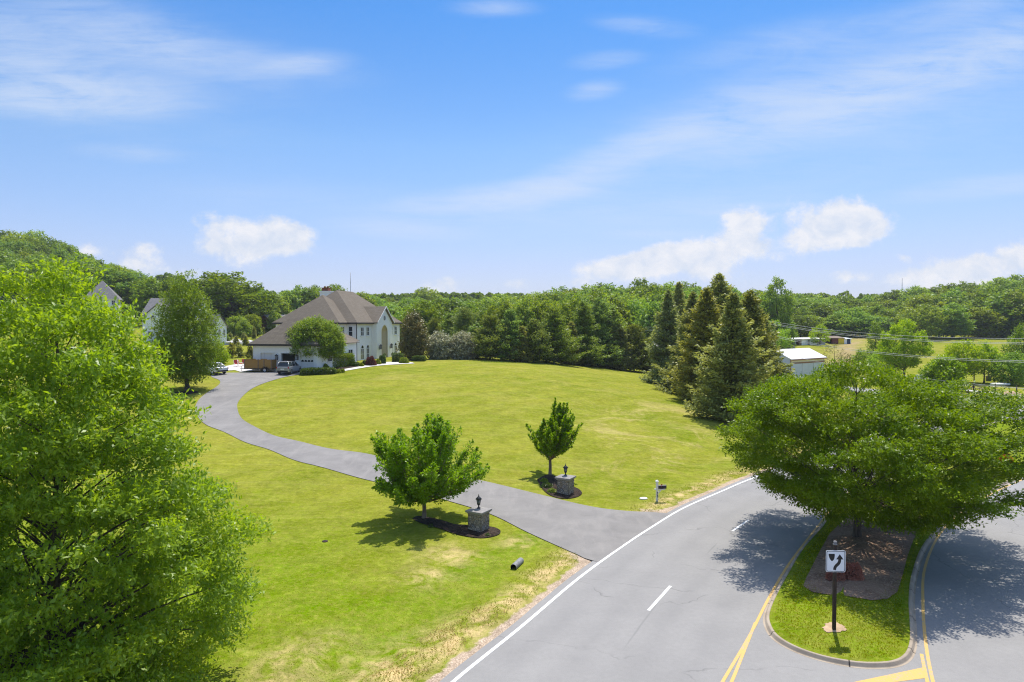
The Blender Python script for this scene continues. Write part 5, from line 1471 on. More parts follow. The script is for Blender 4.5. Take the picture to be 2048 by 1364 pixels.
# patio clutter and pale boulders by the garage
for i, (px, py) in enumerate(((472, 734), (482, 733), (490, 732))):
    q = P(px, py); e = empty('patio_chair', q + Vector((0, 0, .04)), R(30 + 70 * i), ('red and white patio chair furthest from the trailer', 'red and white patio chair between the other two', 'red and white patio chair closest to the trailer')[i], 'chair', 'patio chairs left of the garage')
    f = MB()
    for sx in (-.26, .26): f.tube([(sx, -.3, 0), (sx, -.28, .55), (sx, .3, .58), (sx, .38, 0)], .022, 6); f.tube([(sx, .25, .4), (sx, .45, 1.0)], .022, 6)
    f.build('frame', M['trim'], e)
    c_ = MB(); c_.box(-.25, -.28, .38, .25, .26, .47); c_.build('seat', M['terracotta'], e, bevel=.02)
    c_ = MB(); c_.box(-.25, 0, 0, .25, .07, .6, Matrix.Translation((0, .27, .46)) @ Matrix.Rotation(R(-16), 4, 'X')); c_.build('backrest', M['terracotta'], e, bevel=.02)
bl = []
for i, (px, py, w, h) in enumerate(((462, 690, 3.2, 1.1), (474, 688, 2.6, 1.4), (486, 690, 3.4, 1.0), (498, 689, 2.8, 1.2), (512, 690, 3.0, 1.0), (520, 687, 2.2, .9))):
    q = P(px, py); g3 = np.random.default_rng(40 + i)
    bm = bmesh.new(); bmesh.ops.create_icosphere(bm, subdivisions=3, radius=1)
    k = g3.normal(size=(5, 3))
    for v in bm.verts:
        n_ = v.co.copy(); s_ = 1 + .16 * sum(math.sin(3 * n_.dot(Vector(kk)) + j) for j, kk in enumerate(k)) / 2
        v.co = Vector((n_.x * w / 2 * s_, n_.y * w * .35 * s_, n_.z * h * .8 * s_))
    me = bpy.data.meshes.new('boulder'); bm.to_mesh(me); bm.free()
    o = link('boulder', me, M['boulder']); o.location = q + Vector((0, 0, h * .2))
    tag(o, ('pale boulder at the left end of the rock row beyond the garage', 'tallest pale boulder in the rock row beyond the garage', 'longest pale boulder in the rock row beyond the garage', 'pale boulder in the rock row right of the longest one', 'pale boulder in the rock row close to the garage roof', 'smallest pale boulder, touching the garage roof line')[i], 'boulder', 'pale boulders beyond the garage')

# masts and overhead cables
for px, top, Y, lab in ((701.5, 545, 250, 'thin grey radio mast rising behind the ridge of the white house'), (1803, 556, 560, 'distant thin mast standing on the wooded skyline at right')):
    q = gp(px, Y); z1 = at(px, top, Y).z; m_ = MB(); r_ = .55 * pxm(Y)
    m_.tube([(0, 0, -1), (0, 0, (z1 - q.z) * .6), (0, 0, z1 - q.z)], [r_ * 1.3, r_ * 1.1, r_ * .8], 6)
    for k in range(1, 6): m_.box(-r_ * 2, -r_ * 2, (z1 - q.z) * k / 6 - .1, r_ * 2, r_ * 2, (z1 - q.z) * k / 6)
    o = m_.build('radio_mast', M['steel']); o.location = q; tag(o, lab, 'mast')
cab = [((1290, 654, 160), (1545, 643, 140), (2110, 676.5, 82), 1.3, 'uppermost overhead cable of the power line crossing the woods at right'),
       ((1290, 658, 160), (1545, 646.5, 141), (2110, 686, 83), 1.3, 'overhead cable just below the uppermost one'),
       ((1290, 661, 159), (1545, 649, 139), (2110, 688.5, 81), 1.3, 'overhead cable third from the top, close under the second'),
       ((1290, 685, 159), (1540, 669, 140), (2110, 723, 82), 1.5, 'upper cable of the middle overhead pair above the pasture'),
       ((1290, 688, 159), (1540, 672, 141), (2110, 726, 83), 1.5, 'lower cable of the middle overhead pair above the pasture'),
       ((1290, 712, 159), (1545, 703, 140), (2110, 782, 82), 1.2, 'lowest overhead cable passing in front of the wire fence')]
for (p0, p1, p2, sag, lab) in cab:
    A_, B_, C_ = at(*p0), at(*p1), at(*p2); pp = []
    for (u, v) in ((A_, B_), (B_, C_)):
        for k in range(14):
            t = k / 14; x = u.lerp(v, t); x.z -= sag * 4 * t * (1 - t) * ((v - u).length / 75); pp.append(x)
    pp.append(C_)
    m_ = MB(); m_.tube([p - pp[0] for p in pp], .024, 5); o = m_.build('power_cable', M['wire']); o.location = pp[0]; tag(o, lab, 'cable', 'overhead power cables')
# ------------------------------------------------------------------ trees and shrubs close by
def warp(fn, *meshes):
    for me in meshes:
        c = np.empty(len(me.vertices) * 3, np.float32); me.vertices.foreach_get('co', c)
        me.vertices.foreach_set('co', np.ascontiguousarray(fn(c.reshape(-1, 3).astype(float)), np.float32).ravel()); me.update()
    return meshes
def scale_env(env, k): return [(z * k, r * k) for z, r in env]

# big oak at the left edge
x, y = (107 - 1024) / F * 17.2 * K, 17.2 * K
env = scale_env([(.7, 3.0), (1.4, 4.1), (2.4, 4.35), (3.6, 4.1), (4.8, 3.85), (6.0, 3.4), (7.0, 3.05), (8.4, 2.8), (9.3, 2.4), (10.0, 1.9), (10.6, 1.3), (11.1, .5)], K)
plant_thing('oak_tree', (x, y, Tz(x, y)), broad_tree(21, env, 180, .65, 1.15, 92, 10, .17, .066, .55, .27, M['bark'], M['leaf_oak'], inner=.22, k=.55, zlow=1.3, frac=.8, topw=1.6, limb=.75, spacing=.72, lobes=.14, up=.35, out=.8, loose=.7, droop=.1, flat=.5),
            'large bright green leafy tree filling the lower left corner', 'tree')
# spreading tree on the median island
x, y = 15.6 * K, 30.6 * K
env = scale_env([(1.3, 1.8), (1.9, 3.5), (2.9, 5.3), (4.0, 6.15), (5.2, 6.1), (6.1, 5.3), (6.7, 4.2), (7.15, 2.6), (7.5, 1.0)], K)
plant_thing('spreading_tree', (x, y, float(isl_z(np.array([x]), np.array([y]))[0])), warp(lambda v: np.stack([v[:, 0] * (1 + .26 * sstep(0, 5.5, v[:, 0])), v[:, 1], v[:, 2] * (1 - .05 * sstep(.3, 3.4, v[:, 0]) + .10 * sstep(3, 7, v[:, 0]))], 1), *broad_tree(33, env, 285, .55, 1.1, 84, 9, .14, .07, .55, .20, M['bark'], M['leaf_cherry'], inner=.25, k=.62, zlow=1.2, frac=.5, limb=.4, spacing=.56, lobes=.2, up=.05, out=.9, loose=.55, droop=.12, flat=.32)),
            'wide low dark green tree standing on the grass island in the road', 'tree')
# two ornamental trees at the driveway
q = P(848, 1038); s = pxm(q.y)
plant_thing('ornamental_tree', q, shoot_tree(5, 38 * s, 62, 124 * s, 196 * s, .16, .095, 92, M['leaf_maple'], M['bark_tan'], .13, subs=7, sub_len=.23), 'wide bushy green tree beside the near stone pillar', 'tree', 'ornamental trees at the driveway entrance')
q = P(1100, 950); s = pxm(q.y)
plant_thing('ornamental_tree', q, shoot_tree(14, 34 * s, 34, 55 * s, 138 * s, .17, .10, 62, M['leaf_maple'], M['bark_tan'], .12, lean=.10, subs=7, sub_len=.36, gaps=.25), 'slim upright green tree beside the far stone pillar', 'tree', 'ornamental trees at the driveway entrance')
# tall pin oak by the drive
q = P(374, 781); s = pxm(q.y)
env = [(30 * s, 26 * s), (42 * s, 52 * s), (75 * s, 63 * s), (110 * s, 62 * s), (150 * s, 53 * s), (185 * s, 38 * s), (208 * s, 22 * s), (222 * s, 6 * s)]
plant_thing('pin_oak', q, broad_tree(41, env, 120, .8, 1.5, 36, 8, .26, .12, .8, .27, M['bark'], M['leaf_pinoak'], inner=.3, k=.3, zlow=1.6, frac=.6, lobes=.08, up=-.02, out=.7, loose=.6, droop=.25, flat=.7), 'tall dark egg shaped tree on the lawn left of the driveway bend', 'tree')
q = P(440, 728); s = pxm(q.y)
plant_thing('young_tree', q, broad_tree(43, [(3 * s, 10 * s), (14 * s, 15 * s), (28 * s, 12 * s), (37 * s, 4 * s)], 22, .4, .7, 30, 7, .2, .11, .5, .07, M['bark'], M['leaf_lime'], frac=.4), 'small light green tree tucked behind the white car', 'tree')
# myrtle in front of the garage
q = P(632, 739); s = pxm(q.y)
env = [(30 * s, 38 * s), (37 * s, 52 * s), (52 * s, 54 * s), (72 * s, 49 * s), (88 * s, 34 * s), (97 * s, 12 * s)]
plant_thing('myrtle_tree', q, broad_tree(47, env, 110, .6, 1.0, 75, 7, .19, .11, .5, .24, M['bark_tan'], M['leaf_myrtle'], inner=.3, k=1.3, zlow=.4, frac=.5, lobes=.07, up=.25), 'rounded tree with pale trunk in front of the garage wall', 'tree')

# evergreens and shrubs by the house: (px, base, top, half width, kind, name, label, category)
def shrub(px, by, ty, hw, leaf, name, label, cat='shrub', box=0.0, n=None, depth=1.0, L=.13, W=.07, group=None, seed=None, loc=None):
    q = loc if loc is not None else P(px, by); s = pxm(q.y)
    rx, h = hw * s, (by - ty) * s
    ry = max(.35, rx * depth)
    a = max(500, min(9000, int(1000 * (rx * ry * 3 + h * (rx + ry) * 3))))
    me = bush(seed or int(px * 7 + by), rx, ry, h, n or a, L, W, leaf, box)
    return mesh_thing(name, me, q, label, cat, group)
HSR = math.atan2(.98, .2)
def hedge_line(p, q_, h, wd, leaf, label, n=4500):
    a, b = P(*p), P(*q_); d = b - a; c = (a + b) / 2
    me = bush(int(p[0]), d.length / 2, wd / 2, h, n, .17, .105, leaf, .8)
    o = mesh_thing('hedge', me, (c.x, c.y, min(a.z, b.z) - .05), label, 'hedge', None, math.atan2(d.y, d.x)); return o
hedge_line((644, 738), (706, 731), 2.3, 1.5, M['leaf_hedge'], 'long yellow green clipped hedge in front of the bay of the house', 13000)
hedge_line((601, 750), (672, 747), 1.05, 1.6, M['leaf_box'], 'low dark clipped hedge under the rounded pale trunked tree', 7000)
shrub(651, 741, 727, 8.5, M['leaf_hedge'], 'shrub', 'round green clipped shrub between the tree trunk and the long hedge')
shrub(676, 746, 737.5, 7, M['leaf_hedge'], 'shrub', 'small round green shrub at the right end of the low dark hedge')
shrub(685, 745, 737.5, 5, M['leaf_hedge'], 'shrub', 'smallest round green shrub beside the start of the front walk')
shrub(711, 732, 723, 9, M['leaf_box'], 'shrub', 'low dark shrub between the long hedge and the house corner')
shrub(723, 733, 725, 5, M['leaf_hedge'], 'shrub', 'small round light green shrub under the first arched window')
shrub(729, 730, 720, 6, M['leaf_box'], 'shrub', 'dark shrub just left of the dark red bush')
shrub(742, 731, 711.5, 10.5, M['leaf_maroon'], 'red_bush', 'large round dark red bush in front of the arched windows', 'bush')
shrub(756, 729, 717.5, 6, M['leaf_hedge'], 'shrub', 'light green shrub between the red bush and the upright boxwood')
shrub(765, 727.5, 710, 6.5, M['leaf_box'], 'boxwood', 'upright dark clipped boxwood at the near side of the steps', 'bush', box=.3)
shrub(796, 724, 705, 11, M['leaf_box'], 'boxwood', 'broad clipped boxwood at the far side of the steps', 'bush', box=.5)
shrub(808, 726.5, 714.5, 10.5, M['leaf_hedge'], 'shrub', 'low mounded light green shrub at the end of the front walk')
shrub(838, 722, 710.5, 13, M['leaf_box'], 'boxwood', 'clipped dark hedge block at the foot of the magnolia', 'bush', box=.7)
q = P(828, 720); s = pxm(q.y)
plant_thing('magnolia', q, broad_tree(51, [(3 * s, 16 * s), (20 * s, 25 * s), (50 * s, 25 * s), (75 * s, 18 * s), (93 * s, 5 * s)], 80, .7, 1.1, 40, 6, .30, .15, .5, .2, M['bark'], M['leaf_magnolia'], inner=.3, frac=.3, up=.3, lobes=.03), 'dense magnolia with golden brown leaves at the right end of the house', 'tree')
# the two blossoming bushes are built of clumps like the trees
for px, hw, sd_, lb in ((880, 25, 52, 'big rounded bush with pale blossom beside the magnolia'), (926, 26, 53, 'big rounded bush with pale blossom beside the evergreen row')):
    q = P(px, 718); s = pxm(q.y)
    plant_thing('flowering_bush', q, broad_tree(sd_, [(2 * s, 18 * s), (12 * s, 25 * s), (30 * s, 25 * s), (42 * s, 18 * s), (49 * s, 6 * s)], 70, .7, 1.1, 40, 6, .28, .17, .5, .12, M['bark'], M['leaf_viburnum'], inner=.2, frac=.3, bn=.9), lb, 'bush', 'pale blossoming bushes')
# island and pillar plants
q = zpt(1692, 1160, .35); s = pxm(q.y)
for i, (px, hw, h, lb) in enumerate(((1671, 19, 40, 'dark red barberry bush directly behind the road sign'), (1704, 23, 42, 'dark red barberry bush right of the road sign, under the spreading tree'))):
    q = zpt(px, 1158 - 3 * i, .38); s = pxm(q.y)
    mesh_thing('barberry', bush(60 + i, hw * s, hw * s * .8, h * s * .8, 2200, .085, .05, M['leaf_red']), q, lb, 'bush', 'barberry bushes on the island')
q = zpt(2012, 926, .3); s = pxm(q.y); mesh_thing('scarlet_bush', bush(64, 13 * s, 12 * s, 20 * s, 2200, .10, .06, M['leaf_scarlet']), q, 'small bright red bush on the median near the right edge', 'bush')
for i, (px, by, hw, h, lf, lb) in enumerate(((1094, 975, 12, 13, 'leaf_box', 'low green plant between the slim tree trunk and the far pillar'), (1104, 985, 10, 9, 'leaf_hedge', 'low spreading plant at the near left foot of the far pillar'), (1088, 964, 8, 8, 'leaf_hedge', 'small plant at the left edge of the far mulch bed'))):
    q = P(px, by); s = pxm(q.y); mesh_thing('bedding_plant', bush(70 + i, hw * s, hw * s, h * s, 500, .10, .05, M[lf]), q, lb, 'plant')
for i, (px, by, lb) in enumerate(((862, 1054, 'tiny green plant in the middle of the near mulch bed'), (975, 1072, 'tiny green plant in front of the near stone pillar'))):
    q = P(px, by); mesh_thing('bedding_plant', bush(75 + i, .16, .16, .16, 120, .08, .04, M['leaf_box']), q, lb, 'plant')

# ------------------------------------------------------------------ evergreen row behind the lawn
def ever(px, by, ty, hw, kind, label, seed, name='evergreen', **kw):
    q = P(px, by); s = pxm(q.y); H = (by - ty) * s * 1.01; Rb = hw * s * (1.22 if name == 'evergreen' else 1.12)
    lf = {'pine': 'leaf_pine', 'cedar': 'leaf_cedar', 'spruce': 'leaf_spruce', 'olive': 'leaf_olive'}[kind]
    a = dict(levels=int(H * 4.2), nb=13, cards=46, L=.44, W=.19, z0=.3, power=.8, droop=.10, uptip=.20, jag=.32, trunk_r=.18, hang=.15)
    if kind == 'pine': a.update(L=.52, W=.17, power=.55, droop=-.05, uptip=.12, jag=.48, hang=-.10, fluff=.10)
    if kind == 'cedar': a.update(L=.38, W=.18, power=.42, droop=-.25, uptip=.1, jag=.46, hang=-.35, fluff=.10, nb=15)
    if kind in ('spruce', 'olive'): a.update(L=.42, W=.20, power=.70, droop=.14, uptip=.30, jag=.36, hang=.10, fluff=.08, levels=int(H * 4.2), nb=14, cards=60)
    a.update(kw)
    return plant_thing(name, q, conifer(seed, H, Rb, leaf=M[lf], wood=M['bark'], **a), label, 'evergreen tree')
row = [(868, 700, 640, 14, 'cedar', 'dark evergreen poking up behind the left blossoming bush'),
       (900, 702, 628, 17, 'pine', 'evergreen rising behind the gap of the two blossoming bushes'),
       (930, 704, 617, 24, 'cedar', 'broad dark evergreen behind the right blossoming bush'),
       (955, 716, 648, 16, 'pine', 'small evergreen touching the right blossoming bush'),
       (980, 719, 634, 27, 'cedar', 'rounded olive evergreen first in the open row, with a tan skirt'),
       (1020, 721, 622, 24, 'pine', 'dark pointed pine right of the rounded olive evergreen'),
       (1043, 723.5, 655, 14, 'spruce', 'small greyish evergreen squeezed between two pines'),
       (1068, 725, 642, 20, 'cedar', 'brownish evergreen left of the bright bluish pine'),
       (1108, 727, 617, 34, 'pine', 'broad bright bluish green pine in the middle of the row'),
       (1142, 729, 645, 20, 'spruce', 'short dark evergreen right of the bright bluish pine'),
       (1166, 731, 606, 25, 'pine', 'tall pine left of the tallest pine of the row'),
       (1196, 733.5, 599, 32, 'pine', 'tallest dark pine of the row behind the lawn'),
       (1224, 737, 618, 26, 'pine', 'dark pine close behind the yellowish evergreen'),
       (1240, 740, 652, 20, 'olive', 'yellowish green evergreen near the right end of the row'),
       (1268, 743, 652, 27, 'cedar', 'wide olive brown evergreen near the right end of the row'),
       (1292, 745, 684, 15, 'cedar', 'low brown evergreen at the right end of the row')]
for i, r in enumerate(row): ever(*r, 100 + i)
grp = [(1336, 770, 583, 34, 'olive', 'leftmost olive spruce of the tall group right of the lawn'),
       (1356, 757, 567, 33, 'spruce', 'dark pointed spruce at the back left of the tall group'),
       (1384, 790, 588, 46, 'olive', 'wide olive spruce second along the lawn edge'),
       (1412, 808, 580, 46, 'spruce', 'dark spruce in front of the tallest spruce'),
       (1436, 795, 551, 54, 'spruce', 'tallest grey green spruce with a forked looking top'),
       (1464, 842, 590, 55, 'spruce', 'largest spruce at the front, reaching the lower lawn corner'),
       (1498, 822, 586, 56, 'olive', 'brownish olive spruce at the right of the tall group'),
       (1522, 806, 626, 42, 'olive', 'shorter brownish spruce at the far right of the tall group')]
for i, r in enumerate(grp): ever(*r, 130 + i, name='spruce_tree')

# ------------------------------------------------------------------ trees of the pasture side
def leafy(px, by, ty, hw, leaf, label, seed, name='broadleaf_tree', base=.2, clumps=40, L=.30, W=.2, tw=26, shape=None, rel=1.0, r=.9):
    q = P(px, by); s = pxm(q.y); H = (by - ty) * s; w = hw * s
    sh = shape or [(base, .55), (base + .15, .9), (.55, 1.0), (.78, .75), (.93, .4), (1.0, .1)]
    env = [(a * H, b * w) for a, b in sh]
    return plant_thing(name, q, broad_tree(seed, env, clumps, r * .7, r * 1.25, tw, 6, L, W, .6, max(.10, H * .022), M['bark'], M[leaf], inner=.3, frac=.5, lobes=.1, spacing=.5), label, 'tree')
leafy(1808, 757, 640, 47, 'leaf_lime', 'bright lime green tree standing alone in the pasture', 201, clumps=90, base=.22, tw=34)
leafy(1752, 735, 645, 18, 'leaf_wood', 'slim darker tree left of the bright lime green tree', 202, clumps=26)
leafy(1728, 742, 700, 24, 'leaf_wood', 'dark bushy shrub tree right of the bare pasture track', 203, base=.02, clumps=26)
leafy(1760, 745, 705, 26, 'leaf_lime', 'light green bush at the foot of the lime green tree', 204, base=.02, clumps=26)
leafy(1775, 748, 722, 14, 'leaf_lime', 'small yellow green bush beside the lime green tree trunk', 208, base=.02, clumps=12)
leafy(1886, 786, 716, 38, 'leaf_maple', 'bushy deep green tree in front of the fence, right of the wrapped stack', 205, base=.03, clumps=60, tw=34)
leafy(1925, 767, 683, 42, 'leaf_lime', 'spreading light green tree with several trunks beyond the fence', 206, base=.28, clumps=60)
leafy(1968, 766, 690, 34, 'leaf_lime', 'light green tree over the wooden post frame', 207, base=.35, clumps=40)
leafy(2022, 770, 706, 36, 'leaf_wood', 'dark round tree above the small white boat', 209, base=.03, clumps=50)
leafy(2046, 760, 655, 36, 'leaf_wood', 'tall tree cut by the right edge of the picture', 210, base=.1, clumps=60)
leafy(1546, 712, 640, 36, 'leaf_lime', 'light green tree directly behind the brownish spruces', 211, base=.1, clumps=50)
leafy(1576, 704, 655, 20, 'leaf_wood', 'dark green tree left of the storage shed', 212, base=.08, clumps=26)
leafy(1668, 744, 692, 30, 'leaf_scrub', 'thin olive scrub tree in front of the metal shed roof', 213, base=.1, clumps=30, tw=9, L=.22, W=.12)
leafy(1695, 742, 712, 14, 'leaf_scrub', 'small olive scrub bush beside the bare pasture track', 214, base=.02, clumps=10, tw=12)
leafy(1640, 690, 650, 20, 'leaf_lime', 'pale green sapling in front of the wood behind the storage shed', 215, base=.1, clumps=24)
leafy(1553, 700, 561, 34, 'leaf_wood', 'very tall poplar standing above the skyline right of the spruces', 216, base=.12, clumps=90, shape=[(.12, .7), (.3, 1), (.55, 1), (.8, .8), (.93, .5), (1, .12)], r=1.4, L=.5, W=.33)

# ------------------------------------------------------------------ far woods
proto = []
for i, (H, w, sh) in enumerate(((16, 6.0, None), (16, 5.0, None), (16, 7.0, None), (16, 4.4, [(.12, .6), (.3, 1), (.6, 1), (.85, .7), (1, .15)]), (16, 6.4, [(.15, .7), (.35, 1), (.65, 1), (.85, .8), (1, .3)]), (16, 5.4, [(.1, .7), (.3, 1), (.6, .9), (.85, .6), (1, .1)]))):
    sh = sh or [(.14, .6), (.28, .95), (.55, 1.0), (.78, .82), (.92, .5), (1.0, .15)]
    proto.append([broad_tree(300 + i * 3 + {'leaf_wood': 0, 'leaf_hill': 7, 'leaf_light': 13}[lf], [(a * H, b * w) for a, b in sh], 46, 1.3, 2.5, 34, 5, .62, .46, .8, .32, M['bark'], M[lf], parts=False, inner=.12, frac=.2, lobes=.2, spacing=.62, up=.3, flat=.85, bn=1.1, upn=1.15) for lf in ('leaf_wood', 'leaf_hill', 'leaf_light')])
gw2 = np.random.default_rng(77)
NT_ = [0]
def wood_tree(px, Y, top, label, group, hmin=7, hmax=24, hill=0, wfac=1.0, by=None):
    x = ray(px, 640)[0] * Y; z = Tz(x, Y)
    h = float(np.clip(at(px, top, Y).z - z, hmin, hmax))
    me = proto[int(gw2.integers(0, 6))][2 if gw2.random() < .22 else hill]
    k = h / 16; w = wfac * (.55 + .45 * k) * (.85 + .35 * gw2.random())
    mesh_thing('broadleaf_tree', me, (x, Y, z - .15), label, 'tree', group, gw2.random() * 6.28, (w, w, k)); NT_[0] += 1

def skyline(px, pts_): return float(np.interp(px, [p[0] for p in pts_], [p[1] for p in pts_]))
# hill on the left
LH = ('broadleaf tree in the dense wood covering the hill on the left', 'trees covering the left hill')
hs = [(-60, 452), (0, 462), (60, 468), (100, 478), (180, 512), (250, 545), (290, 566), (340, 590)]
for r, Y in enumerate((248, 262, 280, 300, 322, 348)):
    for px in np.arange(-60, 345, 31 - r * .8):
        p_ = px + gw2.normal() * 7; yy = Y + gw2.normal() * 5
        x = ray(p_, 640)[0] * yy; z = Tz(x, yy); hh = 14 + 4 * gw2.random()
        sc_ = skyline(p_, hs)
        zmax = at(p_, sc_ + gw2.normal() * 4, yy).z - z
        if zmax < 6 or (p_ > 262 and Y > 300): continue
        hh = min(hh, zmax) if r < 5 else min(max(zmax, 10), 24)
        wood_tree(p_, yy, 0, *LH, hmin=hh, hmax=hh, hill=1, wfac=1.25)
# trees between the hill and the house
ML = 'trees behind the houses on the left'
for px, Y, top, wf, lb in ((300, 232, 560, 1.2, 'tree behind the white gabled house, at the foot of the hill'), (345, 240, 556, 1.3, 'tree rising just behind the top of the tall dark tree'), (425, 228, 551, 1.7, 'big dark crowned tree right of the tall dark tree top'), (460, 226, 553, 1.7, 'dark crowned tree joined to the big one at its right'),
                           (492, 236, 578, 1.2, 'lighter tree stepping down from the big dark crowns'), (520, 246, 583, 1.2, 'tree above the grass slope left of the brick house'), (548, 250, 590, 1.2, 'tree behind the grass slope and the white spire'), (575, 262, 582, 1.2, 'tree behind the white spire'),
                           (597, 268, 576, 1.3, 'tree behind the long left roof slope, tallest there'), (622, 270, 578, 1.3, 'tree behind the left roof slope, next to the chimney side'), (640, 276, 581, 1.2, 'tree just left of the chimney'), (668, 300, 571, 1.1, 'small round crown showing right above the chimney'), (630, 300, 575, 1.0, 'tree top farther back, left of the chimney'),
                           (720, 280, 586, 1.1, 'tree behind the right end of the main roof ridge'), (742, 286, 592, 1.2, 'tree over the right roof slope of the white house'), (765, 290, 600, 1.2, 'tree behind the front gable of the white house'), (550, 226, 624, .8, 'low light green tree left of the white spire'), (476, 210, 632, .7, 'low bushy tree at the top of the grass slope'), (505, 212, 628, .6, 'dark low tree on the grass slope, right of the bushy one'), (488, 206, 640, .6, 'small olive shrub tree on the grass slope')):
    wood_tree(px, Y, top, lb, ML, hmin=4, hmax=26, wfac=wf)
# woods behind the evergreen row: four depths
CW = ('leafy tree in the wood behind the evergreen row', 'trees of the wood behind the evergreens')
cs = [(760, 604), (800, 606), (860, 582), (900, 596), (970, 590), (1040, 588), (1090, 588), (1130, 584), (1180, 580), (1230, 572), (1300, 571), (1360, 573), (1420, 575), (1480, 582), (1560, 585)]
for Y, d, step in ((186, 24, 33), (228, 14, 34), (290, 6, 34), (370, 0, 33)):
    for px in np.arange(775, 1530, step):
        p_ = px + gw2.normal() * 8
        wood_tree(p_, Y + gw2.normal() * 8, skyline(p_, cs) + d + gw2.normal() * 6, *CW, hmin=8, hmax=23, wfac=1.4 if Y > 200 else 1.0)
for i, (px, top, wf) in enumerate(((985, 613, .8), (1012, 601, .8), (1034, 606, .7), (1052, 598, .8), (1072, 604, .7), (1092, 602, .8), (1128, 606, .8), (1148, 598, .8), (1182, 612, .8), (1215, 606, .8))):
    x = ray(px, 640)[0] * 158; z = Tz(x, 158); h = at(px, top, 158).z - z
    mesh_thing('poplar_tree', proto[3][2], (x, 158 + (i % 3) * 2, z - .15), 'tall light green poplar rising behind the evergreen row', 'tree', 'light green poplars behind the evergreens', i * 1.3, (wf * h / 16 * 1.05, wf * h / 16 * 1.05, h / 16))
# wood beyond the pasture
RW = ('broadleaf tree in the wood beyond the pasture', 'trees of the wood beyond the pasture')
rs = [(1520, 592), (1600, 590), (1640, 586), (1700, 592), (1760, 585), (1800, 583), (1860, 572), (1920, 566), (1970, 570), (2010, 548), (2060, 560), (2120, 556)]
for Y, d, step, o in ((262, 40, 36, 0), (284, 24, 38, 12), (316, 12, 36, 5), (365, 2, 34, 0)):
    for px in np.arange(1560 + o, 2110, step):
        p_ = px + gw2.normal() * 6
        wood_tree(p_, Y + gw2.normal() * 5, skyline(p_, rs) + d * (.8 + .5 * gw2.random()) + gw2.normal() * 4, *RW, hmin=8, hmax=24, wfac=1.45)
print('woodland trees', NT_[0])
# the ridges behind: one mass
def mass(name, label, spots, seed):
    g = np.random.default_rng(seed); Vs = []; Rs = []
    for (x, y, z, h) in spots:
        n = 420; w = h * (.34 + .12 * g.random())
        v = unit(g.normal(size=(n, 3))); v[:, 2] = np.abs(v[:, 2]) * np.where(g.random(n) < .7, 1, -1)
        lob = 1 + .16 * np.sin(5 * v[:, :1] + g.random() * 6) * np.sin(4 * v[:, 1:2] + g.random() * 6)
        p = v * np.array([w, w, h * .55]) * lob * (.85 + .15 * g.random((n, 1))) + np.array([x, y, z + h * .40])
        V, Fq = leaf_quads(p, v * .4 + g.normal(size=(n, 3)), unit(v * .5 + g.normal(size=(n, 3)) * .5 + np.array([0, 0, .5])), np.full(n, 1.7) * (.7 + .6 * g.random(n)), np.full(n, 1.3))
        Vs.append(V); Rs.append(np.repeat(np.clip(.5 * g.random() + .5 * g.random(n), 0, 1), 4))
    V = np.concatenate(Vs); me = np_mesh(name, V, np.arange(len(V)).reshape(-1, 4), rnd=np.concatenate(Rs)); me.materials.append(M['leaf_hill'])
    o = bpy.data.objects.new(name, me); COL.objects.link(o); tag(o, label, 'woods', None, 'stuff')
sp_ = []
for Y, d in ((440, 3), (480, 1), (520, 0)):
    for px in np.arange(330, 2120, 13):
        p_ = px + gw2.normal() * 6; yy = Y + gw2.normal() * 12; x = ray(p_, 640)[0] * yy; z = Tz(x, yy)
        tp = skyline(p_, [(300, 572), (560, 584), (800, 603)] + cs[2:-1] + rs[1:]) + (4 if p_ < 800 else 1.5) + gw2.normal() * 3
        h = float(np.clip(at(p_, tp, yy).z - z, 9, 30)); sp_.append((x, yy, z, h))
mass('distant_woods', 'distant woods along the ridge under the sky', sp_, 8)

# young evergreens on the grass slope left of the garage
sapl = [(461.6, 672, 655, 5, 'pine', 'young evergreen at the upper left of the planting on the slope'), (480, 672, 654.6, 5, 'pine', 'young evergreen second in the upper row on the slope'), (497, 672, 655, 5, 'pine', 'young evergreen left of the thin dark cypress'),
        (508.6, 678.5, 656, 2.6, 'spruce', 'thin dark cypress column nearest the garage roof edge, the taller of two'), (517.8, 672, 654, 5, 'pine', 'young evergreen between the two thin dark cypresses'), (525.8, 669, 655, 2.4, 'spruce', 'thin dark cypress column, the shorter of two'), (536, 666, 654, 4.5, 'pine', 'young evergreen closest to the brick house'),
        (460, 679, 666, 4, 'olive', 'yellowish young evergreen below the upper left one'), (452, 687, 671, 4.5, 'pine', 'young evergreen beside the white annexe'), (472.5, 696, 673, 6, 'spruce', 'young spruce standing among the pale boulders, left one'), (487.8, 681, 666, 4, 'olive', 'brownish young evergreen behind the boulders'), (491.7, 692, 672, 4.5, 'spruce', 'young spruce standing among the pale boulders, right one'),
        (463, 716, 686, 8.5, 'spruce', 'larger young spruce on the lower lawn, left of its twin'), (478.6, 715, 692, 7, 'spruce', 'larger young spruce on the lower lawn, right of its twin'), (500, 718, 693, 7, 'spruce', 'young spruce beside the garage wall corner')]
for i, (px, by, ty, hw, kd, lb) in enumerate(sapl): ever(px, by, ty, hw, kd, lb, 170 + i, name='young_evergreen', levels=16, nb=7, cards=12, L=.42, W=.2, trunk_r=.06)

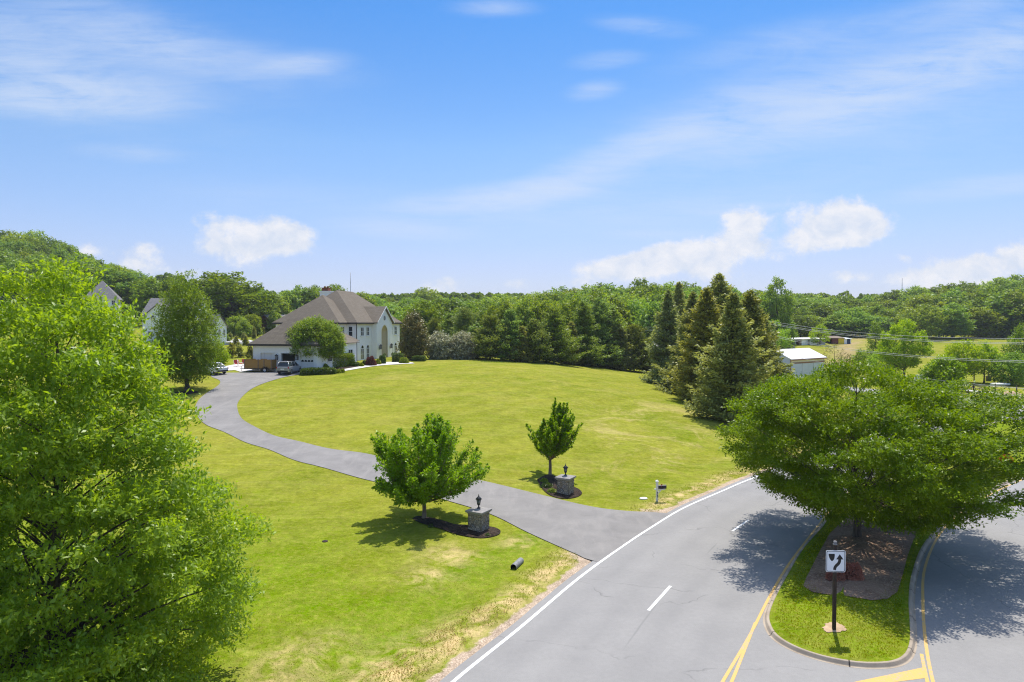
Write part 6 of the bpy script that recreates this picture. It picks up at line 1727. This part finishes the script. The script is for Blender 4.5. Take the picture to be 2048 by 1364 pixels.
# ------------------------------------------------------------------ grass one can see as blades
def blades(name, label, n, region, L, W, matl, seed, zf=None, clump=0):
    g = np.random.default_rng(seed)
    x, y = region(g, n); z = zf(x, y) if zf else T(x, y)
    a = g.random(len(x)) * 6.28; d = np.stack([np.cos(a) * .9, np.sin(a) * .9, np.ones(len(x))], 1) + g.normal(size=(len(x), 3)) * .15
    ls = L * (.5 + g.random(len(x))); nn = np.stack([-np.sin(a), np.cos(a), np.zeros(len(x))], 1)
    V, Fq = leaf_quads(np.stack([x, y, z + ls * .40], 1), d, nn, ls, W * (.6 + .8 * g.random(len(x))))
    me = np_mesh(name, V, Fq, rnd=np.repeat(g.random(len(x)), 4)); me.materials.append(matl)
    o = bpy.data.objects.new(name, me); COL.objects.link(o); tag(o, label, 'grass', None, 'stuff')
def inv(sdlo, sdhi, ylo, yhi, dens):
    def f(g, n):
        k = resample(EDGE[(EDGE[:, 1] > ylo) & (EDGE[:, 1] < yhi)], 400); tn = unit(np.gradient(k, axis=0)); nr_ = np.stack([-tn[:, 1], tn[:, 0]], 1)
        i = g.integers(0, 400, n); d = sdlo + (sdhi - sdlo) * g.random(n) ** dens
        c = np.sin(i * .11) * np.sin(i * .037 + d * 1.7) + g.normal(size=n) * .5 > -.25
        p = k[i] + nr_[i] * d[:, None] + g.normal(size=(n, 2)) * .06
        m = c & ~in_drive(p[:, 0], p[:, 1])
        return p[m, 0], p[m, 1]
    return f
DC = (A[:, :2] + B[:, :2]) / 2; DW = np.linalg.norm(A[:, :2] - B[:, :2], axis=1) / 2
def in_drive(x, y):
    b = np.zeros(len(x), bool)
    poly = np.vstack([A[:, :2], B[::-1, :2]]); px_, py_ = poly[:, 0], poly[:, 1]
    inside = np.zeros(len(x), bool); j = len(poly) - 1
    for i in range(len(poly)):
        c = ((py_[i] > y) != (py_[j] > y)) & (x < (px_[j] - px_[i]) * (y - py_[i]) / (py_[j] - py_[i] + 1e-12) + px_[i])
        inside ^= c; j = i
    return inside
def near_lawn(g, n):
    Y = 17.5 + 40 * g.random(n) ** 1.6; px = 380 + 900 * g.random(n); x = (px - 1024) / F * Y
    sd = road_sd(x / K, Y / K) * K; m = (sd > 1.2) & ~in_drive(x, Y) & (g.random(n) > sstep(26, 56, Y))
    return x[m], Y[m]
blades('lawn_blades', 'short mown grass blades of the near lawn', 60000, near_lawn, .032, .02, M['blades'], 3)
blades('verge_grass', 'green rough grass along the road verge', 7000, inv(.9, 2.6, 15, 60, 1.0), .11, .026, M['blades'], 4)
blades('dry_verge_grass', 'dry straw coloured grass along the road verge', 2500, inv(1.0, 3.0, 15, 27, 1.0), .12, .026, M['blades_dry'], 5)
def isl_reg(g, n):
    Y = 21 + 20 * g.random(n); x = 10 + 16 * g.random(n)
    poly = inset(ISL, .34); inside = np.zeros(n, bool); j = len(poly) - 1
    for i in range(len(poly)):
        c = ((poly[i, 1] > Y) != (poly[j, 1] > Y)) & (x < (poly[j, 0] - poly[i, 0]) * (Y - poly[i, 1]) / (poly[j, 1] - poly[i, 1] + 1e-12) + poly[i, 0])
        inside ^= c; j = i
    mp = np.array([tuple(zisl(*p)[:2]) for p in ((1612, 1150), (1650, 1187), (1745, 1196), (1806, 1140), (1850, 1040), (1760, 1010), (1660, 1060))])
    mi = np.zeros(n, bool); j = len(mp) - 1
    for i in range(len(mp)):
        c = ((mp[i, 1] > Y) != (mp[j, 1] > Y)) & (x < (mp[j, 0] - mp[i, 0]) * (Y - mp[i, 1]) / (mp[j, 1] - mp[i, 1] + 1e-12) + mp[i, 0])
        mi ^= c; j = i
    m = inside & ~mi & (np.hypot(x - bare.x, Y - bare.y) > .4)
    return x[m], Y[m]
blades('island_blades', 'short grass blades on the road island', 70000, isl_reg, .06, .026, M['blades'], 6, isl_z)
SUN_E, SKY_STRENGTH, EXPOSURE = 3.9, .105, .50
SKY_TINT = (.80, .93, 1.12)
CLOUD_HAZE = (5.6, 6.4, 7.4)
CLOUD_THIN = (4.6, 5.25, 6.4)
CLOUD_SHADE = (4.7, 5.15, 6.0)
CLOUD_LIT = (6.1, 6.1, 6.35)
SKY_FILL_MID, SKY_FILL_TOP = (2.1, 1.75, 1.4), (3.1, 2.35, 1.75)  # added fill: unseen sky overhead brightened to lift the shadows
HAZE = .00014
# ------------------------------------------------------------------ sky, sun, camera
SUN_EL, SUN_AZ = R(66), R(18)          # azimuth clockwise from +y (ahead of the camera, a little to the right)
w = bpy.data.worlds.new('World'); SC.world = w; w.use_nodes = True
t = NT(nodes(w))
sky = t.n('ShaderNodeTexSky', sky_type='NISHITA', sun_disc=False, sun_elevation=SUN_EL, sun_rotation=SUN_AZ, altitude=100, air_density=1.0, dust_density=.6, ozone_density=1.6)
dirn = t.n('ShaderNodeTexCoord').outputs['Generated']
sx = t.n('ShaderNodeSeparateXYZ', {0: dirn}).outputs
yy = t.math('MAXIMUM', sx[1], .08)
U = t.math('DIVIDE', sx[0], yy); Vv = t.math('DIVIDE', sx[2], yy)        # tangent of the bearing and of the height angle
uv = t.n('ShaderNodeCombineXYZ', {0: U, 1: Vv, 2: 0.0}).outputs[0]
def blobs(lst, grow=1.0):
    tot = None
    for (px, py, ra, rb, ang, s) in lst:
        mp = t.n('ShaderNodeMapping', {'Vector': uv}, vector_type='TEXTURE')
        mp.inputs['Location'].default_value = ((px - 1024) / F, (HZ - py) / F, 0)
        mp.inputs['Rotation'].default_value = (0, 0, R(ang)); mp.inputs['Scale'].default_value = (ra * grow / F, rb * grow / F, 1)
        ln = t.n('ShaderNodeVectorMath', {0: mp.outputs[0]}, operation='LENGTH').outputs['Value']
        v = t.mr(ln, 1, 0, 0, s, 'SMOOTHSTEP')
        tot = v if tot is None else t.math('ADD', tot, v)
    return tot
def uvn(sc, rot, scale, detail, rough, dist=0.0, seed=0.0):
    mp = t.n('ShaderNodeMapping', {'Vector': uv}); mp.inputs['Rotation'].default_value = (0, 0, R(rot)); mp.inputs['Scale'].default_value = sc; mp.inputs['Location'].default_value = (seed, seed * .7, 0)
    return t.noise(mp.outputs[0], scale, detail, rough, dist)
# thin high cloud
ci = blobs([(1000, 395, 330, 42, 6, .85), (1180, 340, 330, 55, 22, .75), (1500, 235, 420, 110, 17, .62), (1800, 170, 420, 85, 22, .6), (2050, 90, 330, 80, 20, .55), (60, 110, 420, 170, -8, .62), (160, 200, 360, 60, -2, .75), (330, 90, 330, 90, -20, .40), (620, 132, 130, 34, 4, .6), (500, 130, 330, 60, -6, .3),
            (985, 24, 130, 26, 0, .5), (1290, 60, 150, 30, -6, .45), (1215, 125, 110, 26, 5, .42), (1185, 185, 80, 28, 8, .55), (1560, 90, 330, 60, 12, .30), (2000, 372, 330, 34, 6, .6), (270, 308, 150, 26, -3, .35), (800, 458, 210, 30, -4, .60), (1480, 418, 150, 16, 4, .45), (1900, 30, 220, 50, 12, .35), (1320, 470, 160, 18, 0, .35), (1650, 260, 900, 260, 14, .26), (1900, 120, 600, 200, 14, .22), (200, 160, 700, 260, -6, .18), (1200, 430, 700, 60, 3, .25), (600, 400, 500, 60, -3, .18)])
st = t.math('ADD', t.math('MULTIPLY', uvn((2.2, 9, 1), -12, 2.4, 6, .62, .9, 3.1), .65), t.math('MULTIPLY', uvn((3, 26, 1), -13, 3.2, 6, .66, .6, 8.4), .5))
ciF = t.math('MULTIPLY', t.math('POWER', ci, 1.15), t.mr(st, .36, .78, .12, 1.5))
ciF = t.math('MULTIPLY', t.math('SUBTRACT', 1.0, t.math('POWER', 2.718, t.math('MULTIPLY', ciF, -1.15))), .88)
# heaped clouds over the horizon
cu = blobs([(445, 447, 62, 24, 0, .95), (540, 470, 62, 44, 0, 1.1), (500, 498, 110, 40, 0, .85), (598, 482, 52, 32, 0, .9), (270, 515, 62, 34, 0, .8), (185, 500, 34, 18, 0, .6), (1490, 455, 56, 48, 0, 1.1), (1400, 505, 130, 36, 8, 1.0), (1225, 535, 90, 28, 0, .95), (1300, 520, 90, 30, 10, .85), (1440, 550, 72, 24, 0, .75), (1670, 445, 112, 56, 0, 1.2), (1610, 490, 110, 34, 10, .85), (1720, 455, 70, 40, 0, .9),
            (1900, 545, 120, 40, 4, .85), (2045, 515, 62, 40, 0, .8), (1690, 553, 40, 16, 0, .6), (1806, 517, 22, 12, 0, .55), (885, 572, 60, 20, 0, .6), (1032, 567, 36, 14, 0, .6), (1160, 570, 50, 14, 0, .5), (330, 545, 100, 26, 0, .45), (790, 590, 60, 14, 0, .4), (1350, 535, 170, 30, 6, .55), (1850, 560, 160, 24, 0, .6), (1960, 535, 70, 34, 0, .7), (430, 490, 60, 30, 0, .5)], 1.4)
nb = t.math('ADD', t.math('MULTIPLY', uvn((1, 1.25, 1), 0, 17, 8, .62, .3, 1.7), .75), t.math('MULTIPLY', uvn((1, 1.2, 1), 0, 52, 6, .65, .2, 5.2), .37))
cuD = t.math('ADD', cu, t.math('MULTIPLY', t.math('SUBTRACT', nb, .56), 2.6))
cuF = t.math('MULTIPLY', t.mr(cuD, .18, .92, 0, 1, 'SMOOTHSTEP'), t.mr(cu, .02, .25, 0, .93))
ahead = t.mr(sx[1], .1, .3)
ciF = t.math('MULTIPLY', ciF, ahead); cuF = t.math('MULTIPLY', cuF, ahead)
skyc = t.mix(1.0, sky.outputs[0], SKY_TINT, 'MULTIPLY')
hz = t.mr(sx[2], .30, .0, 0, 1)
skyc = t.mix(t.math('MULTIPLY', t.math('POWER', hz, 1.6), .55), skyc, CLOUD_HAZE)
grade = t.ramp(sx[2], [(.0, (.82, .745, .83)), (.08, (.815, .755, .86)), (.245, (.777, .884, .92)), (.41, (.43, .785, .985)), (.47, (.45, .80, 1.0)), (.62, SKY_FILL_MID), (1.0, SKY_FILL_TOP)])
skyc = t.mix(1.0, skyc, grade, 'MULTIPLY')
c = t.mix(ciF, skyc, CLOUD_THIN)
puff = uvn((1, 1.4, 1), 0, 26, 6, .6, .4, 9.3)
cs_ = t.mix(t.mr(t.math('ADD', t.math('MULTIPLY', puff, 1.0), t.math('MULTIPLY', nb, .5)), .62, .90), CLOUD_SHADE, CLOUD_LIT)
c = t.mix(cuF, c, cs_)
bg = t.n('ShaderNodeBackground', {'Color': c, 'Strength': SKY_STRENGTH})
ow = t.nt.nodes.new('ShaderNodeOutputWorld'); t.L.new(bg.outputs[0], ow.inputs[0])

sd_ = Vector((math.sin(SUN_AZ) * math.cos(SUN_EL), math.cos(SUN_AZ) * math.cos(SUN_EL), math.sin(SUN_EL)))
l = bpy.data.lights.new('sun', 'SUN'); l.energy = SUN_E; l.angle = R(.53); l.color = (1.0, .955, .88)
lo = bpy.data.objects.new('sun', l); COL.objects.link(lo); lo.rotation_euler = (-sd_).to_track_quat('-Z', 'Y').to_euler(); lo.location = (0, 30, 80)

cd = bpy.data.cameras.new('camera'); cam = bpy.data.objects.new('camera', cd); COL.objects.link(cam)
cd.sensor_width = 36; cd.lens = 36 * F / 2048; cd.clip_start = .1; cd.clip_end = 6000
cam.location = (0, 0, CAM_Z); cam.rotation_euler = (math.pi / 2 - PITCH, 0, 0)
SC.camera = cam
SC.view_settings.view_transform = 'Standard'; SC.view_settings.look = 'None'; SC.view_settings.exposure = EXPOSURE; SC.view_settings.gamma = 1
SC.cycles.max_bounces = 12; SC.cycles.transparent_max_bounces = 8; SC.cycles.diffuse_bounces = 8; SC.cycles.transmission_bounces = 8; SC.cycles.glossy_bounces = 3
SC.cycles.filter_width = 1.15
SC.cycles.denoising_prefilter = 'NONE'
# ------------------------------------------------------------------ air
m = bpy.data.materials.new('thin_haze'); nt = nodes(m)
vo = nt.nodes.new('ShaderNodeVolumePrincipled'); vo.inputs['Color'].default_value = (.86, .92, 1, 1); vo.inputs['Density'].default_value = HAZE; vo.inputs['Anisotropy'].default_value = .3
oo = nt.nodes.new('ShaderNodeOutputMaterial'); nt.links.new(vo.outputs[0], oo.inputs['Volume'])
zmin = min(v.co.z for v in bpy.data.objects['ground'].data.vertices) - 1
mb = MB(); mb.box(-1100, -60, zmin, 1100, 1900, 75); hz_o = mb.build('haze', m); tag(hz_o, 'thin summer haze over the countryside', 'haze', None, 'stuff')
SC.cycles.volume_bounces = 0; SC.cycles.volume_max_steps = 64
